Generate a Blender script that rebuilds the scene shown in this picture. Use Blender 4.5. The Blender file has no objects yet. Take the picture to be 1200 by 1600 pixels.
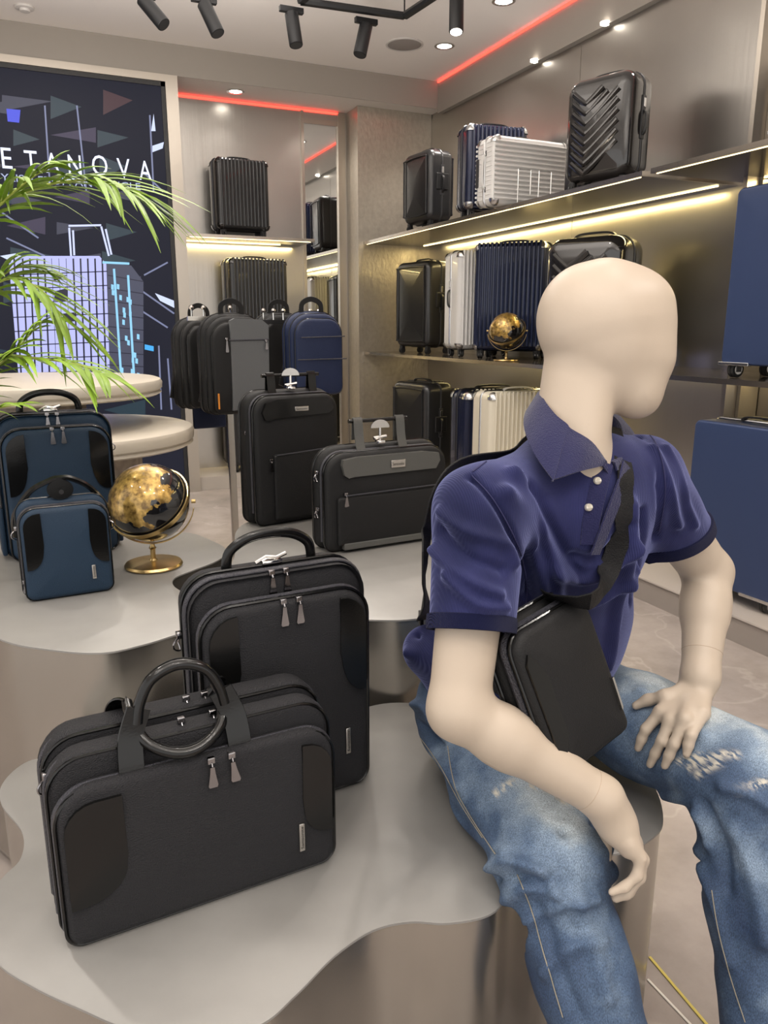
import bpy, bmesh, math, random
import numpy as np
from mathutils import Vector, Matrix
random.seed(7)
R = math.radians
SC = bpy.context.scene
# ------------------------------------------------ camera
H = 1.35
PITCH = math.atan(290/1200); YAW = math.atan(550/(1200/math.cos(PITCH)))
cam = bpy.data.cameras.new('camera'); cam.sensor_fit = 'VERTICAL'; cam.sensor_height = 36
cam.lens = 1200/1600*36; cam.clip_start = 0.05; cam.clip_end = 60
co = bpy.data.objects.new('camera', cam); SC.collection.objects.link(co)
co.location = (0, 0, H); co.rotation_euler = (math.pi/2-PITCH, 0, -YAW)
SC.camera = co
# ------------------------------------------------ world, exposure
w = bpy.data.worlds.new('world'); SC.world = w; w.use_nodes = True
w.node_tree.nodes['Background'].inputs[0].default_value = (1, .965, .93, 1)
w.node_tree.nodes['Background'].inputs[1].default_value = 1.1
SC.view_settings.view_transform = 'Standard'; SC.view_settings.look = 'None'
SC.view_settings.gamma = 1; SC.view_settings.use_curve_mapping = False
SC.view_settings.exposure = 0.38
def spot(x, y, z, power, size=110, tgt=None, col=(1, .94, .87), r=.05, blend=.7):
    l = bpy.data.lights.new('downlight_lamp', 'SPOT'); l.energy = power; l.spot_size = R(size); l.spot_blend = blend
    l.color = col; l.shadow_soft_size = r
    o = bpy.data.objects.new('downlight_lamp', l); SC.collection.objects.link(o); o.location = (x, y, z)
    if tgt: o.rotation_euler = (Vector(tgt)-Vector((x, y, z))).to_track_quat('-Z', 'Y').to_euler()
    return o
def area(x, y, z, sx, sy, power, rot=(0, 0, 0), col=(1, .95, .89)):
    l = bpy.data.lights.new('fill_and_shelf_lamp', 'AREA'); l.shape = 'RECTANGLE'; l.size = sx; l.size_y = sy; l.energy = power; l.color = col  # area lamp for the added room fills and for the shelf strips
    o = bpy.data.objects.new('fill_and_shelf_lamp', l); SC.collection.objects.link(o); o.location = (x, y, z); o.rotation_euler = rot
    return o
CEIL = 3.38
DOWN = [(2.9, 4.75), (2.98, 5.55), (1.3, 3.6), (.2, 4.9), (-.9, 3.0), (1.9, 2.4), (-1.8, 1.9), (-.9, 1.0), (1.6, .9), (.3, .1), (2.2, -.6), (-.6, -1.4), (1.2, -1.8)]
for x, y in DOWN: spot(x, y, CEIL-.03, 17 if y < 3 else 45, 125)
for x in (1.62, 2.35): spot(x, 6.63, 3.15, 18, 110)
for y in (1.4, 2.4, 3.4, 4.4, 5.4, 6.2): spot(3.2, y, 3.1, 12, 100)
area(.9, 1.2, 3.3, 2.6, 2.6, 7); area(.6, 4.2, 3.3, 2.4, 2.6, 14); area(.6, -1.6, 3.3, 2.5, 2, 15)  # broad soft fills added under the ceiling, not panel fixtures of the shop
area(.6, 3.6, 2.5, 2.4, 2.4, 60, (R(180), 0, 0)); area(.3, -.2, 2.5, 2.4, 2.0, 45, (R(180), 0, 0))  # unseen upward fills added to brighten the ceiling, no fixture there
spot(2.5, .2, 3.2, 38, 45, (.8, 1.1, .8), r=.06)
# key: track heads aimed at the display
spot(.9, -.7, 3.2, 26, 45, (.9, 1.1, 1.0), r=.12); spot(-.6, -.2, 3.2, 22, 45, (.2, 1.3, .6), r=.1)

def ray(px, py):
    cp, sp, cy, sy = math.cos(PITCH), math.sin(PITCH), math.cos(YAW), math.sin(YAW)
    f = Vector((sy*cp, cy*cp, -sp)); r = Vector((cy, -sy, 0)); u = r.cross(f)
    return f + r*((px-600)/1200) + u*((800-py)/1200)
def at(px, py, D=None, X=None, Y=None, Z=None):
    "surveyed point: a sight line from the camera station met at depth D or on a plane"
    d = ray(px, py); o = Vector((0, 0, H))
    if X is not None: D = (X-o.x)/d.x
    if Y is not None: D = (Y-o.y)/d.y
    if Z is not None: D = (Z-o.z)/d.z
    return o + d*D
# ------------------------------------------------ materials
MATS = {}
def mat(name, col=(.5, .5, .5), rough=.5, metal=0, bump=0, bscale=200, bstretch=(1, 1, 1), var=0, vscale=3, spec=.5, emit=None, es=0, coat=0, sheen=0, kind='noise', col2=None):
    if name in MATS: return MATS[name]
    m = bpy.data.materials.new(name); m.use_nodes = True; MATS[name] = m
    n = m.node_tree.nodes; l = m.node_tree.links; b = n['Principled BSDF']
    b.inputs['Base Color'].default_value = (*col, 1); b.inputs['Roughness'].default_value = rough; b.inputs['Metallic'].default_value = metal
    b.inputs['Specular IOR Level'].default_value = spec; b.inputs['Coat Weight'].default_value = coat
    if sheen: b.inputs['Sheen Weight'].default_value = sheen; b.inputs['Sheen Roughness'].default_value = .4
    if emit: b.inputs['Emission Color'].default_value = (*emit, 1); b.inputs['Emission Strength'].default_value = es
    tc = n.new('ShaderNodeTexCoord'); mp = n.new('ShaderNodeMapping'); mp.inputs['Scale'].default_value = bstretch
    l.new(tc.outputs['Object'], mp.inputs['Vector'])
    if bump:
        if kind == 'noise':
            t = n.new('ShaderNodeTexNoise'); t.inputs['Scale'].default_value = bscale; t.inputs['Detail'].default_value = 3; out = t.outputs['Fac']
        elif kind == 'voronoi':
            t = n.new('ShaderNodeTexVoronoi'); t.inputs['Scale'].default_value = bscale; out = t.outputs['Distance']
        else:
            t = n.new('ShaderNodeTexWave'); t.inputs['Scale'].default_value = bscale; t.inputs['Distortion'].default_value = 1.5; t.inputs['Detail'].default_value = 1; t.bands_direction = kind; out = t.outputs['Fac']
        l.new(mp.outputs[0], t.inputs['Vector'])
        bp = n.new('ShaderNodeBump'); bp.inputs['Strength'].default_value = bump; bp.inputs['Distance'].default_value = .004
        l.new(out, bp.inputs['Height']); l.new(bp.outputs[0], b.inputs['Normal'])
    if var or col2:
        t = n.new('ShaderNodeTexNoise'); t.inputs['Scale'].default_value = vscale; t.inputs['Detail'].default_value = 6
        l.new(mp.outputs[0] if not bump or bstretch == (1, 1, 1) else tc.outputs['Object'], t.inputs['Vector'])
        mx = n.new('ShaderNodeMix'); mx.data_type = 'RGBA'
        c2 = col2 or tuple(min(1, c*(1+var)) for c in col); c1 = col if col2 else tuple(c*(1-var) for c in col)
        mx.inputs[6].default_value = (*c1, 1); mx.inputs[7].default_value = (*c2, 1)
        mr = n.new('ShaderNodeMapRange'); mr.inputs[1].default_value = .35; mr.inputs[2].default_value = .65
        l.new(t.outputs['Fac'], mr.inputs[0]); l.new(mr.outputs[0], mx.inputs[0]); l.new(mx.outputs[2], b.inputs['Base Color'])
    return m
steel = mat('brushed_steel', (.50, .475, .44), .3, 1, .12, 60, (1, 1, .02), var=.04, vscale=2)
steelh = mat('champagne_steel', (.50, .455, .395), .3, 1, .06, 40, (.02, .02, 1))
polish = mat('polished_steel', (.52, .49, .45), .22, 1, .03, 6, var=.03)
chrome = mat('chrome', (.75, .74, .72), .12, 1)
darkchrome = mat('gunmetal', (.30, .29, .30), .16, 1)
brass = mat('aged_brass', (.55, .40, .18), .28, 1, .05, 80, var=.15, vscale=12)
blackmetal = mat('black_metal', (.012, .012, .013), .4, .3)
blackpl = mat('black_plastic', (.016, .016, .017), .35)
rubber = mat('rubber', (.02, .02, .02), .6)
# ------------------------------------------------ mesh helpers
def obj(name, bm, m, parent=None, smooth=40, **props):
    me = bpy.data.meshes.new(name)
    if isinstance(bm, bmesh.types.BMesh):
        bmesh.ops.recalc_face_normals(bm, faces=bm.faces)
        bm.to_mesh(me); bm.free()
    else:
        me.from_pydata(bm[0], [], bm[1])
    if smooth:
        me.polygons.foreach_set('use_smooth', [True]*len(me.polygons))
        try: me.set_sharp_from_angle(angle=R(smooth))
        except Exception: pass
    me.update(); o = bpy.data.objects.new(name, me); SC.collection.objects.link(o)
    for q in (m if isinstance(m, (list, tuple)) else [m]): me.materials.append(q)
    if parent: o.parent = parent
    for k, v in props.items(): o[k] = v
    return o
def thing(name, label, cat, loc=(0, 0, 0), rz=0, group=None, rx=0, ry=0, sc=1):
    o = bpy.data.objects.new(name, None); SC.collection.objects.link(o); o.empty_display_size = .05
    o.location = loc; o.rotation_euler = (R(rx), R(ry), R(rz)); o.scale = (sc, sc, sc)
    o['label'] = label; o['category'] = cat
    if group: o['group'] = group
    return o
def struct(name, bm, m, parent=None, **k):
    o = obj(name, bm, m, parent, **k)
    if not parent: o['kind'] = 'structure'
    return o
def B(): return bmesh.new()
def box(bm, x0, x1, y0, y1, z0, z1, bev=0):
    r = bmesh.ops.create_cube(bm, size=1)['verts']
    for v in r: v.co = ((x0+x1)/2+v.co.x*(x1-x0), (y0+y1)/2+v.co.y*(y1-y0), (z0+z1)/2+v.co.z*(z1-z0))
    if bev:
        es = list({e for v in r for e in v.link_edges})
        bmesh.ops.bevel(bm, geom=es, offset=bev, segments=2, affect='EDGES', profile=.5)
    return bm
def boxes(*a, bev=0):
    bm = B()
    for q in a: box(bm, *q, bev=bev)
    return bm
OB = [1.0]
def outline(w, h, r, i=0, n=7, sub=1):
    "rounded rectangle in x,z; z from 0 to h, x centred"
    w2, h2 = w/2-i, h/2-i; rr = max(min(r-i, w2, h2), .001 if r > .002 else 0)
    pts = []; rb = max(min(r*OB[0]-i, rr), .001 if r > .002 else 0)
    for cx, cz, a0, q in ((w2-rr, h2-rr, 0, rr), (-w2+rr, h2-rr, 90, rr), (-w2+rb, -h2+rb, 180, rb), (w2-rb, -h2+rb, 270, rb)):
        for k in range(n):
            a = R(a0+90*k/(n-1)); pts.append((cx+q*math.cos(a), cz+q*math.sin(a)+h/2))
    return pts
def loft(bm, rings, cap0=True, cap1=True, closed=True):
    vs = [[bm.verts.new(p) for p in r] for r in rings]
    for a, b in zip(vs, vs[1:]):
        n = len(a)
        for k in range(n if closed else n-1):
            bm.faces.new((a[k], a[(k+1) % n], b[(k+1) % n], b[k]))
    if cap0: bm.faces.new(vs[0][::-1])
    if cap1: bm.faces.new(vs[-1])
    return vs
def slab(bm, w, h, d, r=.03, e=.01, cx=0, cy=0, cz=0, bulge=0, bback=0, lean=0, n=7, m=4, top=0):
    "rounded box: rounded outline in x,z; filleted front and back; y from -d/2 to d/2"
    rings = []
    def ring(y, i):
        return [(cx+x, cy+y+lean*z/h+top*(z/h)*(y/d), cz+z) for x, z in outline(w, h, r, i, n)]
    im = min(w, h)/2
    if bulge:
        for q in (.92, .75, .5, .25): rings.append(ring(-d/2-bulge*(1-(1-q)**2), e+(im-e)*q))
    for k in range(m+1):
        a = R(90*k/m); rings.append(ring(-d/2+e*(1-math.sin(a)), e*(1-math.sin(a)) if 0 else e*(1-math.sin(a))) if 0 else ring(-d/2+e*(1-math.cos(a)), e*(1-math.sin(a))))
    for k in range(m+1):
        a = R(90-90*k/m); rings.append(ring(d/2-e*(1-math.cos(a)), e*(1-math.sin(a))))
    if bback:
        for q in (.25, .5, .75, .92): rings.append(ring(d/2+bback*(1-(1-q)**2), e+(im-e)*q))
    loft(bm, rings); return bm
def catmull(pts, n=6, closed=False):
    P = [Vector(p) for p in pts]; out = []; N = len(P)
    for i in range(N if closed else N-1):
        if closed: a, b, c, d = P[i-1], P[i], P[(i+1) % N], P[(i+2) % N]
        else: a, b, c, d = P[max(i-1, 0)], P[i], P[i+1], P[min(i+2, N-1)]
        for k in range(n):
            t = k/n
            out.append(.5*((2*b)+(c-a)*t+(2*a-5*b+4*c-d)*t*t+(3*b-a-3*c+d)*t**3))
    if not closed: out.append(P[-1])
    return out
def sweep(bm, pts, sec, up=None, closed=False, radii=None):
    "sec: list of (side,normal) section offsets; up keeps the section from rolling"
    N = len(pts); rings = []; prev = None
    for i, p in enumerate(pts):
        if closed: t = (pts[(i+1) % N]-pts[i-1])
        else: t = (pts[min(i+1, N-1)]-pts[max(i-1, 0)])
        if t.length < 1e-9: t = Vector((0, 0, 1))
        t.normalize()
        u = up[i] if isinstance(up, list) else up
        if u is None:
            u = prev if prev is not None else (Vector((0, 0, 1)) if abs(t.z) < .9 else Vector((1, 0, 0)))
        nrm = (u-t*u.dot(t))
        nrm = nrm.normalized() if nrm.length > 1e-6 else t.orthogonal().normalized()
        prev = nrm; sd = t.cross(nrm); s = radii[i] if radii else 1
        rings.append([p+sd*(a*s)+nrm*(b*s) for a, b in sec])
    if closed: rings.append(rings[0])
    if closed:
        vs = [[bm.verts.new(q) for q in r] for r in rings[:-1]]; vs.append(vs[0])
        for a, b in zip(vs, vs[1:]):
            n = len(a)
            for k in range(n): bm.faces.new((a[k], a[(k+1) % n], b[(k+1) % n], b[k]))
    else: loft(bm, rings)
    return bm
def circ(r, n=8, r2=None): return [(r*math.cos(2*math.pi*k/n), (r2 or r)*math.sin(2*math.pi*k/n)) for k in range(n)]
def strap(w, t): return [(-w/2, -t/2), (w/2, -t/2), (w/2+t*.2, 0), (w/2, t/2), (-w/2, t/2), (-w/2-t*.2, 0)]
def tube(bm, pts, r, n=8, closed=False, sm=0, up=None, radii=None):
    P = catmull(pts, sm, closed) if sm else [Vector(p) for p in pts]
    return sweep(bm, P, circ(r, n), up, closed, radii)
def band(bm, pts, w, t, up=None, sm=0, closed=False):
    P = catmull(pts, sm, closed) if sm else [Vector(p) for p in pts]
    return sweep(bm, P, strap(w, t), up, closed)
def lathe(bm, prof, c=(0, 0, 0), n=24, axis='Z'):
    rings = []
    for r, z in prof:
        ring = []
        for k in range(n):
            a = 2*math.pi*k/n; x, y = max(r, .0003)*math.cos(a), max(r, .0003)*math.sin(a)
            p = (x, y, z) if axis == 'Z' else ((z, x, y) if axis == 'X' else (y, z, x))
            ring.append((c[0]+p[0], c[1]+p[1], c[2]+p[2]))
        rings.append(ring)
    loft(bm, rings); return bm
def plate(bm, poly, y0, y1):
    "polygon in x,z extruded in y"
    loft(bm, [[(x, y0, z) for x, z in poly], [(x, y1, z) for x, z in poly]]); return bm
def prism(bm, poly, z0, z1, bev=0):
    if bev:
        vs = [];
        c = Vector((sum(p[0] for p in poly)/len(poly), sum(p[1] for p in poly)/len(poly)))
    loft(bm, [[(x, y, z0) for x, y in poly], [(x, y, z1) for x, y in poly]]); return bm
def dup(root, loc=None, rz=None, label=None, group=None, sc=None):
    r = root.copy(); SC.collection.objects.link(r)
    if loc is not None: r.location = loc
    if rz is not None: r.rotation_euler = (r.rotation_euler.x, r.rotation_euler.y, R(rz))
    if sc is not None: r.scale = (sc, sc, sc)
    if label: r['label'] = label
    if group: r['group'] = group
    for ch in list(root.children):
        c = ch.copy(); SC.collection.objects.link(c); c.parent = r
        for g in ch.children:
            d = g.copy(); SC.collection.objects.link(d); d.parent = c
    return r
# ================================================ ROOM
XW = 3.41; YP = 6.61; YB = 6.88; YS = 6.42; PLT = .113
SOF = 3.17
def marble():
    m = mat('marble_floor', (.56, .49, .44), .24, 0)
    n = m.node_tree.nodes; l = m.node_tree.links; b = n['Principled BSDF']
    tc = n['Texture Coordinate']
    ns = n.new('ShaderNodeTexNoise'); ns.inputs['Scale'].default_value = 2.2; ns.inputs['Detail'].default_value = 9; ns.inputs['Roughness'].default_value = .65
    l.new(tc.outputs['Object'], ns.inputs['Vector'])
    cr = n.new('ShaderNodeValToRGB'); e = cr.color_ramp.elements
    e[0].position = .3; e[0].color = (.27, .235, .215, 1); e[1].position = .72; e[1].color = (.46, .405, .37, 1)
    l.new(ns.outputs['Fac'], cr.inputs[0])
    wv = n.new('ShaderNodeTexNoise'); wv.inputs['Scale'].default_value = 1.6; wv.inputs['Detail'].default_value = 5; wv.inputs['Distortion'].default_value = .3
    l.new(tc.outputs['Object'], wv.inputs['Vector'])
    mt = n.new('ShaderNodeMath'); mt.operation = 'SUBTRACT'; mt.inputs[1].default_value = .5; l.new(wv.outputs['Fac'], mt.inputs[0])
    ab = n.new('ShaderNodeMath'); ab.operation = 'ABSOLUTE'; l.new(mt.outputs[0], ab.inputs[0])
    mr = n.new('ShaderNodeMapRange'); mr.inputs[1].default_value = 0; mr.inputs[2].default_value = .012; mr.inputs[3].default_value = .3; mr.inputs[4].default_value = 0
    l.new(ab.outputs[0], mr.inputs[0])
    mx = n.new('ShaderNodeMix'); mx.data_type = 'RGBA'; mx.inputs[7].default_value = (.58, .52, .47, 1)
    l.new(mr.outputs[0], mx.inputs[0]); l.new(cr.outputs[0], mx.inputs[6]); l.new(mx.outputs[2], b.inputs['Base Color'])
    return m
paint = mat('warm_white_paint', (.86, .81, .77), .6)
taupe = mat('taupe_paint', (.30, .27, .235), .5)
struct('floor', boxes((-3, 5, -4, 8, -.1, 0)), marble(), smooth=0)
struct('ceiling', boxes((-3, 5, -4, 8, CEIL, CEIL+.1)), paint, smooth=0)
struct('wall_right', boxes((XW, XW+.1, -4, YB, 0, CEIL)), steel, smooth=0)
struct('wall_back', boxes((-3, XW+.1, YB, YB+.1, 0, CEIL)), steel, smooth=0)
struct('wall_left', boxes((-3.1, -3, 3, YB+.1, 0, CEIL)), paint, smooth=0)
# dropped soffit over the back niche, its fascia is the cross beam
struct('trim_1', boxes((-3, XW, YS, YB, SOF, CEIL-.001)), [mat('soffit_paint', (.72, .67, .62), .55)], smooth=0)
struct('trim_2', boxes((-3, XW-.05, YS-.006, YS-.0005, SOF-.005, CEIL-.001)), taupe, smooth=0)
# bulkhead band above the right wall
struct('trim_3', boxes((XW-.05, XW-.0005, -4, YS-.007, 3.13, CEIL-.001)), taupe, smooth=0)
red = mat('red_led', (.3, .02, .02), .5, emit=(1, .05, .03), es=3.2)
def led(name, a, label): 
    o = obj(name, boxes(a), red, smooth=0); o['label'] = label; o['category'] = 'light strip'
led('led_strip', (XW-.062, XW-.051, -4, YS-.02, CEIL-.016, CEIL-.004), 'red light line running along the top edge of the right bulkhead')
led('led_strip', (1.2, 2.62, YB-.012, YB-.002, SOF-.022, SOF-.006), 'short red light line at the top of the back niche')
# seams of the steel cladding: separate sheets standing proud by 2 mm
i = 0
for y0, y1 in ((4.52, YP-.002), (2.98, 4.512), (.6, 2.86), (-1.8, .59)):
    struct('wall_panel', boxes((XW-.004, XW-.0005, y0, y1, PLT, 3.128)), steel, bpy.data.objects['wall_right'], smooth=0)
# pillar with hammered texture
tex = mat('hammered_wallpaper', (.42, .375, .31), .36, .55, 1.0, 26, (1, 1, .55), var=.06, vscale=30)
struct('wall_pillar', boxes((2.70, XW-.005, YP, YB-.001, PLT, SOF-.001)), tex, smooth=0)
struct('trim_4', boxes((2.695, 2.745, YP-.006, YP+.02, PLT, SOF-.002)), tex, smooth=0)
# display plinths along the right and back walls
plm = mat('plinth_laminate', (.50, .45, .41), .35); plf = mat('plinth_face', (.30, .265, .24), .4)
struct('trim_5', boxes((2.69, XW-.005, -4, YP-.001, 0.0005, PLT)), plf, smooth=0)
struct('trim_6', boxes((2.68, XW-.006, -4, YP-.001, PLT+.0005, PLT+.008)), plm, smooth=0)
struct('trim_7', boxes((1.17, 2.68, YS+.01, YB-.001, 0.0005, PLT)), mat('plinth_back', (.42, .38, .34), .4), smooth=0)
# post beside the screen, mirror and its frame
struct('trim_8', boxes((1.075, 1.165, YS-.02, YB-.002, .0005, SOF-.006)), steelh, smooth=0)
struct('trim_9', boxes((-3, 1.075, YS-.02, YS+.04, SOF-.055, SOF-.006)), steelh, smooth=0)
mir = thing('mirror', 'tall narrow mirror in a brushed frame between steel panel and pillar', 'mirror', (2.44, YB-.002, PLT))
obj('mirror_glass', boxes((-.14, .17, -.012, -.006, .05, SOF-PLT-.12)), mat('mirror_glass', (.72, .72, .70), .02, 1), mir, smooth=0)
obj('mirror_frame', boxes((-.165, -.14, -.02, 0, .01, SOF-PLT-.02), (.17, .235, -.03, 0, .01, SOF-PLT-.02), (-.14, .17, -.02, 0, SOF-PLT-.12, SOF-PLT-.08), (-.14, .17, -.02, 0, .01, .05)), steelh, mir, smooth=0)
for x0, x1 in ((1.17, 2.245),):
    struct('wall_panel', boxes((x0, x1, YB-.006, YB-.0005, PLT, SOF-.04)), steel, bpy.data.objects['wall_back'], smooth=0)
struct('trim_10', boxes((3.28, 3.405, 2.88, 2.96, PLT+.009, 3.128)), mat('post_taupe', (.33, .29, .24), .35, .6), smooth=0)
struct('trim_11', boxes((3.20, 3.278, 2.90, 2.925, PLT+.009, 3.128)), steelh, smooth=0)
# gold inlay lines in the floor
gold = mat('gold_inlay', (.72, .62, .18), .3, .6)
bm = B(); a = at(1015, 1495, Z=.002); b_ = at(1125, 1625, Z=.002)
band(bm, [a, b_], .006, .002, up=Vector((0, 0, 1))); struct('trim_12', bm, gold, smooth=0)
bm = B(); band(bm, [at(1012, 1530, Z=.002), at(1050, 1570, Z=.002), at(1090, 1612, Z=.002)], .005, .0015, up=Vector((0, 0, 1)))
struct('trim_13', bm, mat('pale_vein', (.8, .76, .7), .3), smooth=0)
# ------------------------------------------------ shelves
under = mat('shelf_underside', (.10, .09, .08), .3, .6); edge = mat('shelf_edge', (.62, .56, .48), .22, 1)
ledw = mat('shelf_led', (1, .9, .6), .5, emit=(1, .80, .42), es=2.6)
shtop = mat('shelf_top', (.10, .085, .075), .12, .4)
def shelf(label, x0, x1, y0, y1, z, axis='Y', leds=2, lamp=9, th=.02):
    t = thing('wall_shelf', label, 'shelf', ((x0+x1)/2, (y0+y1)/2, z-th))
    hx, hy = (x1-x0)/2, (y1-y0)/2
    obj('shelf_board', boxes((-hx+.012, hx, -hy+.012, hy, 0, th)), [shtop], t, smooth=0)
    if axis == 'Y':
        obj('edge_strip', boxes((-hx, -hx+.012, -hy, hy, -.002, th+.002), (-hx+.012, hx, -hy, -hy+.012, -.002, th+.002)), edge, t, smooth=0)
        if leds: obj('led_strip', boxes((-hx+.018, -hx+.024, -hy+.03, hy-.02, -.004, 0)), ledw, t, smooth=0)
        if leds > 1: obj('led_strip', boxes((hx-.12, hx-.105, -hy+.05, hy-.1, -.006, 0)), ledw, t, smooth=0)
        if lamp: area((x0+x1)/2+hx-.09, (y0+y1)/2, z-th-.012, .03, hy*1.8, lamp, col=(1, .78, .34))
    else:
        obj('edge_strip', boxes((-hx, hx, -hy, -hy+.012, -.002, th+.002)), edge, t, smooth=0)
        obj('led_strip', boxes((-hx+.03, hx-.03, -hy+.018, -hy+.026, -.005, 0)), ledw, t, smooth=0)
        obj('led_strip', boxes((-hx+.03, hx-.2, hy-.10, hy-.085, -.006, 0)), ledw, t, smooth=0)
        if lamp: area((x0+x1)/2, (y0+y1)/2+hy-.07, z-th-.012, hx*1.8, .03, lamp, col=(1, .78, .34))
    return t
ZT = 2.075; ZM = 1.125; SX = 2.747
shelf('upper display shelf on the right wall carrying the white and chevron suitcases', SX, XW-.006, 3.12, YP-.008, ZT, lamp=10)
shelf('short upper shelf bay at the right, nearer the camera, under the upper blue case', SX-.02, XW-.006, 1.1, 3.04, ZT-.005, lamp=6)
shelf('middle display shelf on the right wall with the small globe on it', SX, XW-.006, 1.1, YP-.008, ZM, lamp=5, leds=0)
ob = shelf('upper shelf in the back niche under the black ribbed suitcase', 1.17, 2.235, YS+.02, YB-.008, 2.06, 'X', lamp=7)
shelf('lower shelf in the back niche behind the hanging backpacks', 1.17, 2.235, YS+.02, YB-.008, 1.12, 'X', lamp=3)
# ------------------------------------------------ ceiling fittings
lampm = mat('lamp_face', (1, 1, 1), .4, emit=(1, .93, .82), es=9)
whitepl = mat('white_plastic', (.62, .59, .56), .45)
def downlight(x, y, z, label, r=.075):
    t = thing('downlight', label, 'light', (x, y, z))
    obj('trim_ring', lathe(B(), [(r, 0), (r, -.006), (r*.78, -.008), (r*.72, -.002), (r*.72, 0)], n=28), chrome, t)
    obj('lamp', lathe(B(), [(r*.70, -.001), (r*.66, -.006), (0, -.007)], n=24), lampm, t)
downlight(2.96, 4.76, CEIL-.001, 'round ceiling downlight nearest the top edge of the picture')
downlight(3.0, 5.63, CEIL-.001, 'round ceiling downlight beside the grey speaker grille')
q = at(368, 142, Z=SOF); downlight(q.x, q.y, SOF-.001, 'downlight over the upper black suitcase in the back niche', .07)
OUT = ['over the tiered stand', 'before the video wall', 'over the left aisle', 'over the globe', 'at the far left of the room', 'left of the camera', 'over the mannequin', 'above the camera', 'behind the camera to the right', 'behind the camera to the left', 'by the shop entrance']
for (x, y), wh_ in zip(DOWN[2:], OUT): downlight(x, y, CEIL-.001, 'round recessed ceiling downlight ' + wh_, .07)
for px, py in ((835, 98), (945, 47)):
    q = at(px, py, X=XW-.056)
    t = thing('spotlight', 'tiny wall-washer spot on the bulkhead, ' + ('farther one' if px < 900 else 'nearer one above chevron case'), 'light', (XW-.055, q.y, 3.145))
    obj('lamp', lathe(B(), [(.03, 0), (.03, -.012), (.012, -.02), (0, -.02)], n=16), lampm, t)
q = at(632, 69, Z=CEIL)
t = thing('ceiling_speaker', 'round grey speaker grille flush in the ceiling', 'speaker', (q.x, q.y, CEIL-.001))
obj('grille', lathe(B(), [(.125, 0), (.125, -.005), (.11, -.008), (0, -.010)], n=36), mat('grille', (.30, .27, .25), .6, 0, .6, 900), t)
obj('rim', lathe(B(), [(.14, 0), (.14, -.006), (.126, -.008), (.126, 0)], n=36), whitepl, t)
q = at(38, 10, Z=CEIL)
t = thing('smoke_detector', 'small round detector on the ceiling at top left', 'detector', (q.x, q.y, CEIL-.001))
obj('base', lathe(B(), [(.06, 0), (.06, -.012), (.05, -.016), (0, -.016)], n=24), whitepl, t)
obj('sensor', lathe(B(), [(.035, -.016), (.032, -.03), (0, -.032)], n=20), whitepl, t)
# track lighting
ZTK = 3.26
tr = thing('track_rail', 'black lighting track hung under the ceiling', 'track', (0, 0, 0))
T1 = at(365, -60, Z=ZTK); T2 = at(470, 2, Z=ZTK); T3 = at(632, 25, Z=ZTK); T4 = at(700, -20, Z=ZTK); T5 = at(180, -30, Z=ZTK)
bm = B(); band(bm, [T2, T3], .036, .034, up=Vector((0, 0, 1))); obj('rail', bm, blackmetal, tr, smooth=0)
bm = B(); band(bm, [T3, T4, T4+(T4-T3)*1.5], .036, .034, up=Vector((0, 0, 1))); obj('rail', bm, blackmetal, tr, smooth=0)
bm = B(); band(bm, [T2, T2+(T4-T3)*1.6], .036, .034, up=Vector((0, 0, 1))); obj('rail', bm, blackmetal, tr, smooth=0)
bm = B()
for p in (T2, T3, T4): tube(bm, [p+Vector((0, 0, .01)), Vector((p.x, p.y, CEIL-.001))], .005, 8)
obj('suspension_rod', bm, blackmetal, tr)
def head(px, py, tx, ty, label, ln=.19, r=.042):
    base = at(px, py, Z=ZTK+.0)
    t = thing('spotlight', label, 'light', tuple(base))
    tip = at(tx, ty, D=ray(px, py).normalized().dot(ray(px, py).normalized())*((base-Vector((0, 0, H))).dot(ray(600, 800).normalized())))
    d = (tip-base); d.normalize()
    bm = B(); box(bm, -.075, .075, -.018, .018, -.05, -.017, bev=.004); obj('driver_box', bm, blackmetal, t, smooth=0)
    bm = B(); tube(bm, [(0, 0, -.045), Vector((0, 0, -.06))+d*.03], .012, 8); obj('swivel', bm, blackmetal, t)
    p0 = Vector((0, 0, -.055)); ax = d
    bm = B(); tube(bm, [p0, p0+ax*.003, p0+ax*ln, p0+ax*(ln+.004)], r, 24, radii=[.9, 1, 1, .95]); obj('barrel', bm, blackmetal, t)
    bm = B(); tube(bm, [p0+ax*(ln+.004), p0+ax*(ln+.006)], r*.8, 20); obj('lens', bm, lampm if ln > .19 else blackpl, t)
head(222, -18, 268, 38, 'black spotlight leftmost on the track, angled right')
head(318, -10, 346, 50, 'second black spotlight from the left, with a lit rim')
head(455, 6, 464, 66, 'black spotlight hanging at the left end of the rail')
head(572, 24, 560, 80, 'black spotlight at the middle of the picture, tilted left')
head(714, -22, 713, 38, 'black spotlight pointing straight down with a glowing lens', ln=.20)
# ------------------------------------------------ video wall
scr = thing('video_screen', 'large dark video wall showing a pale suitcase and lettering', 'screen', (-.5, YS+.01, .10))
SW, SH = 1.574, SOF-.055-.10
obj('panel', boxes((-2.4, SW, 0, .03, 0, SH)), mat('screen_black', (.004, .004, .006), .3, spec=.12, emit=(.012, .013, .022), es=1), scr, smooth=0)
obj('bezel', boxes((SW-.03, SW, -.012, .0, 0, SH), (-2.4, SW, -.012, 0, SH-.03, SH)), blackpl, scr, smooth=0)
def em(name, c, s=1.0): return mat('screen_'+name, (0, 0, 0), .4, emit=c, es=s)
def onscr(pts): 
    return [((q.x+.5), (q.z-.10)) for q in (at(px, py, Y=YS+.01) for px, py in pts)]
def spoly(bm, pts, dy=.002):
    P = onscr(pts); loft(bm, [[(x, -dy, z) for x, z in P], [(x, -dy+.0008, z) for x, z in P]])
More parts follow.
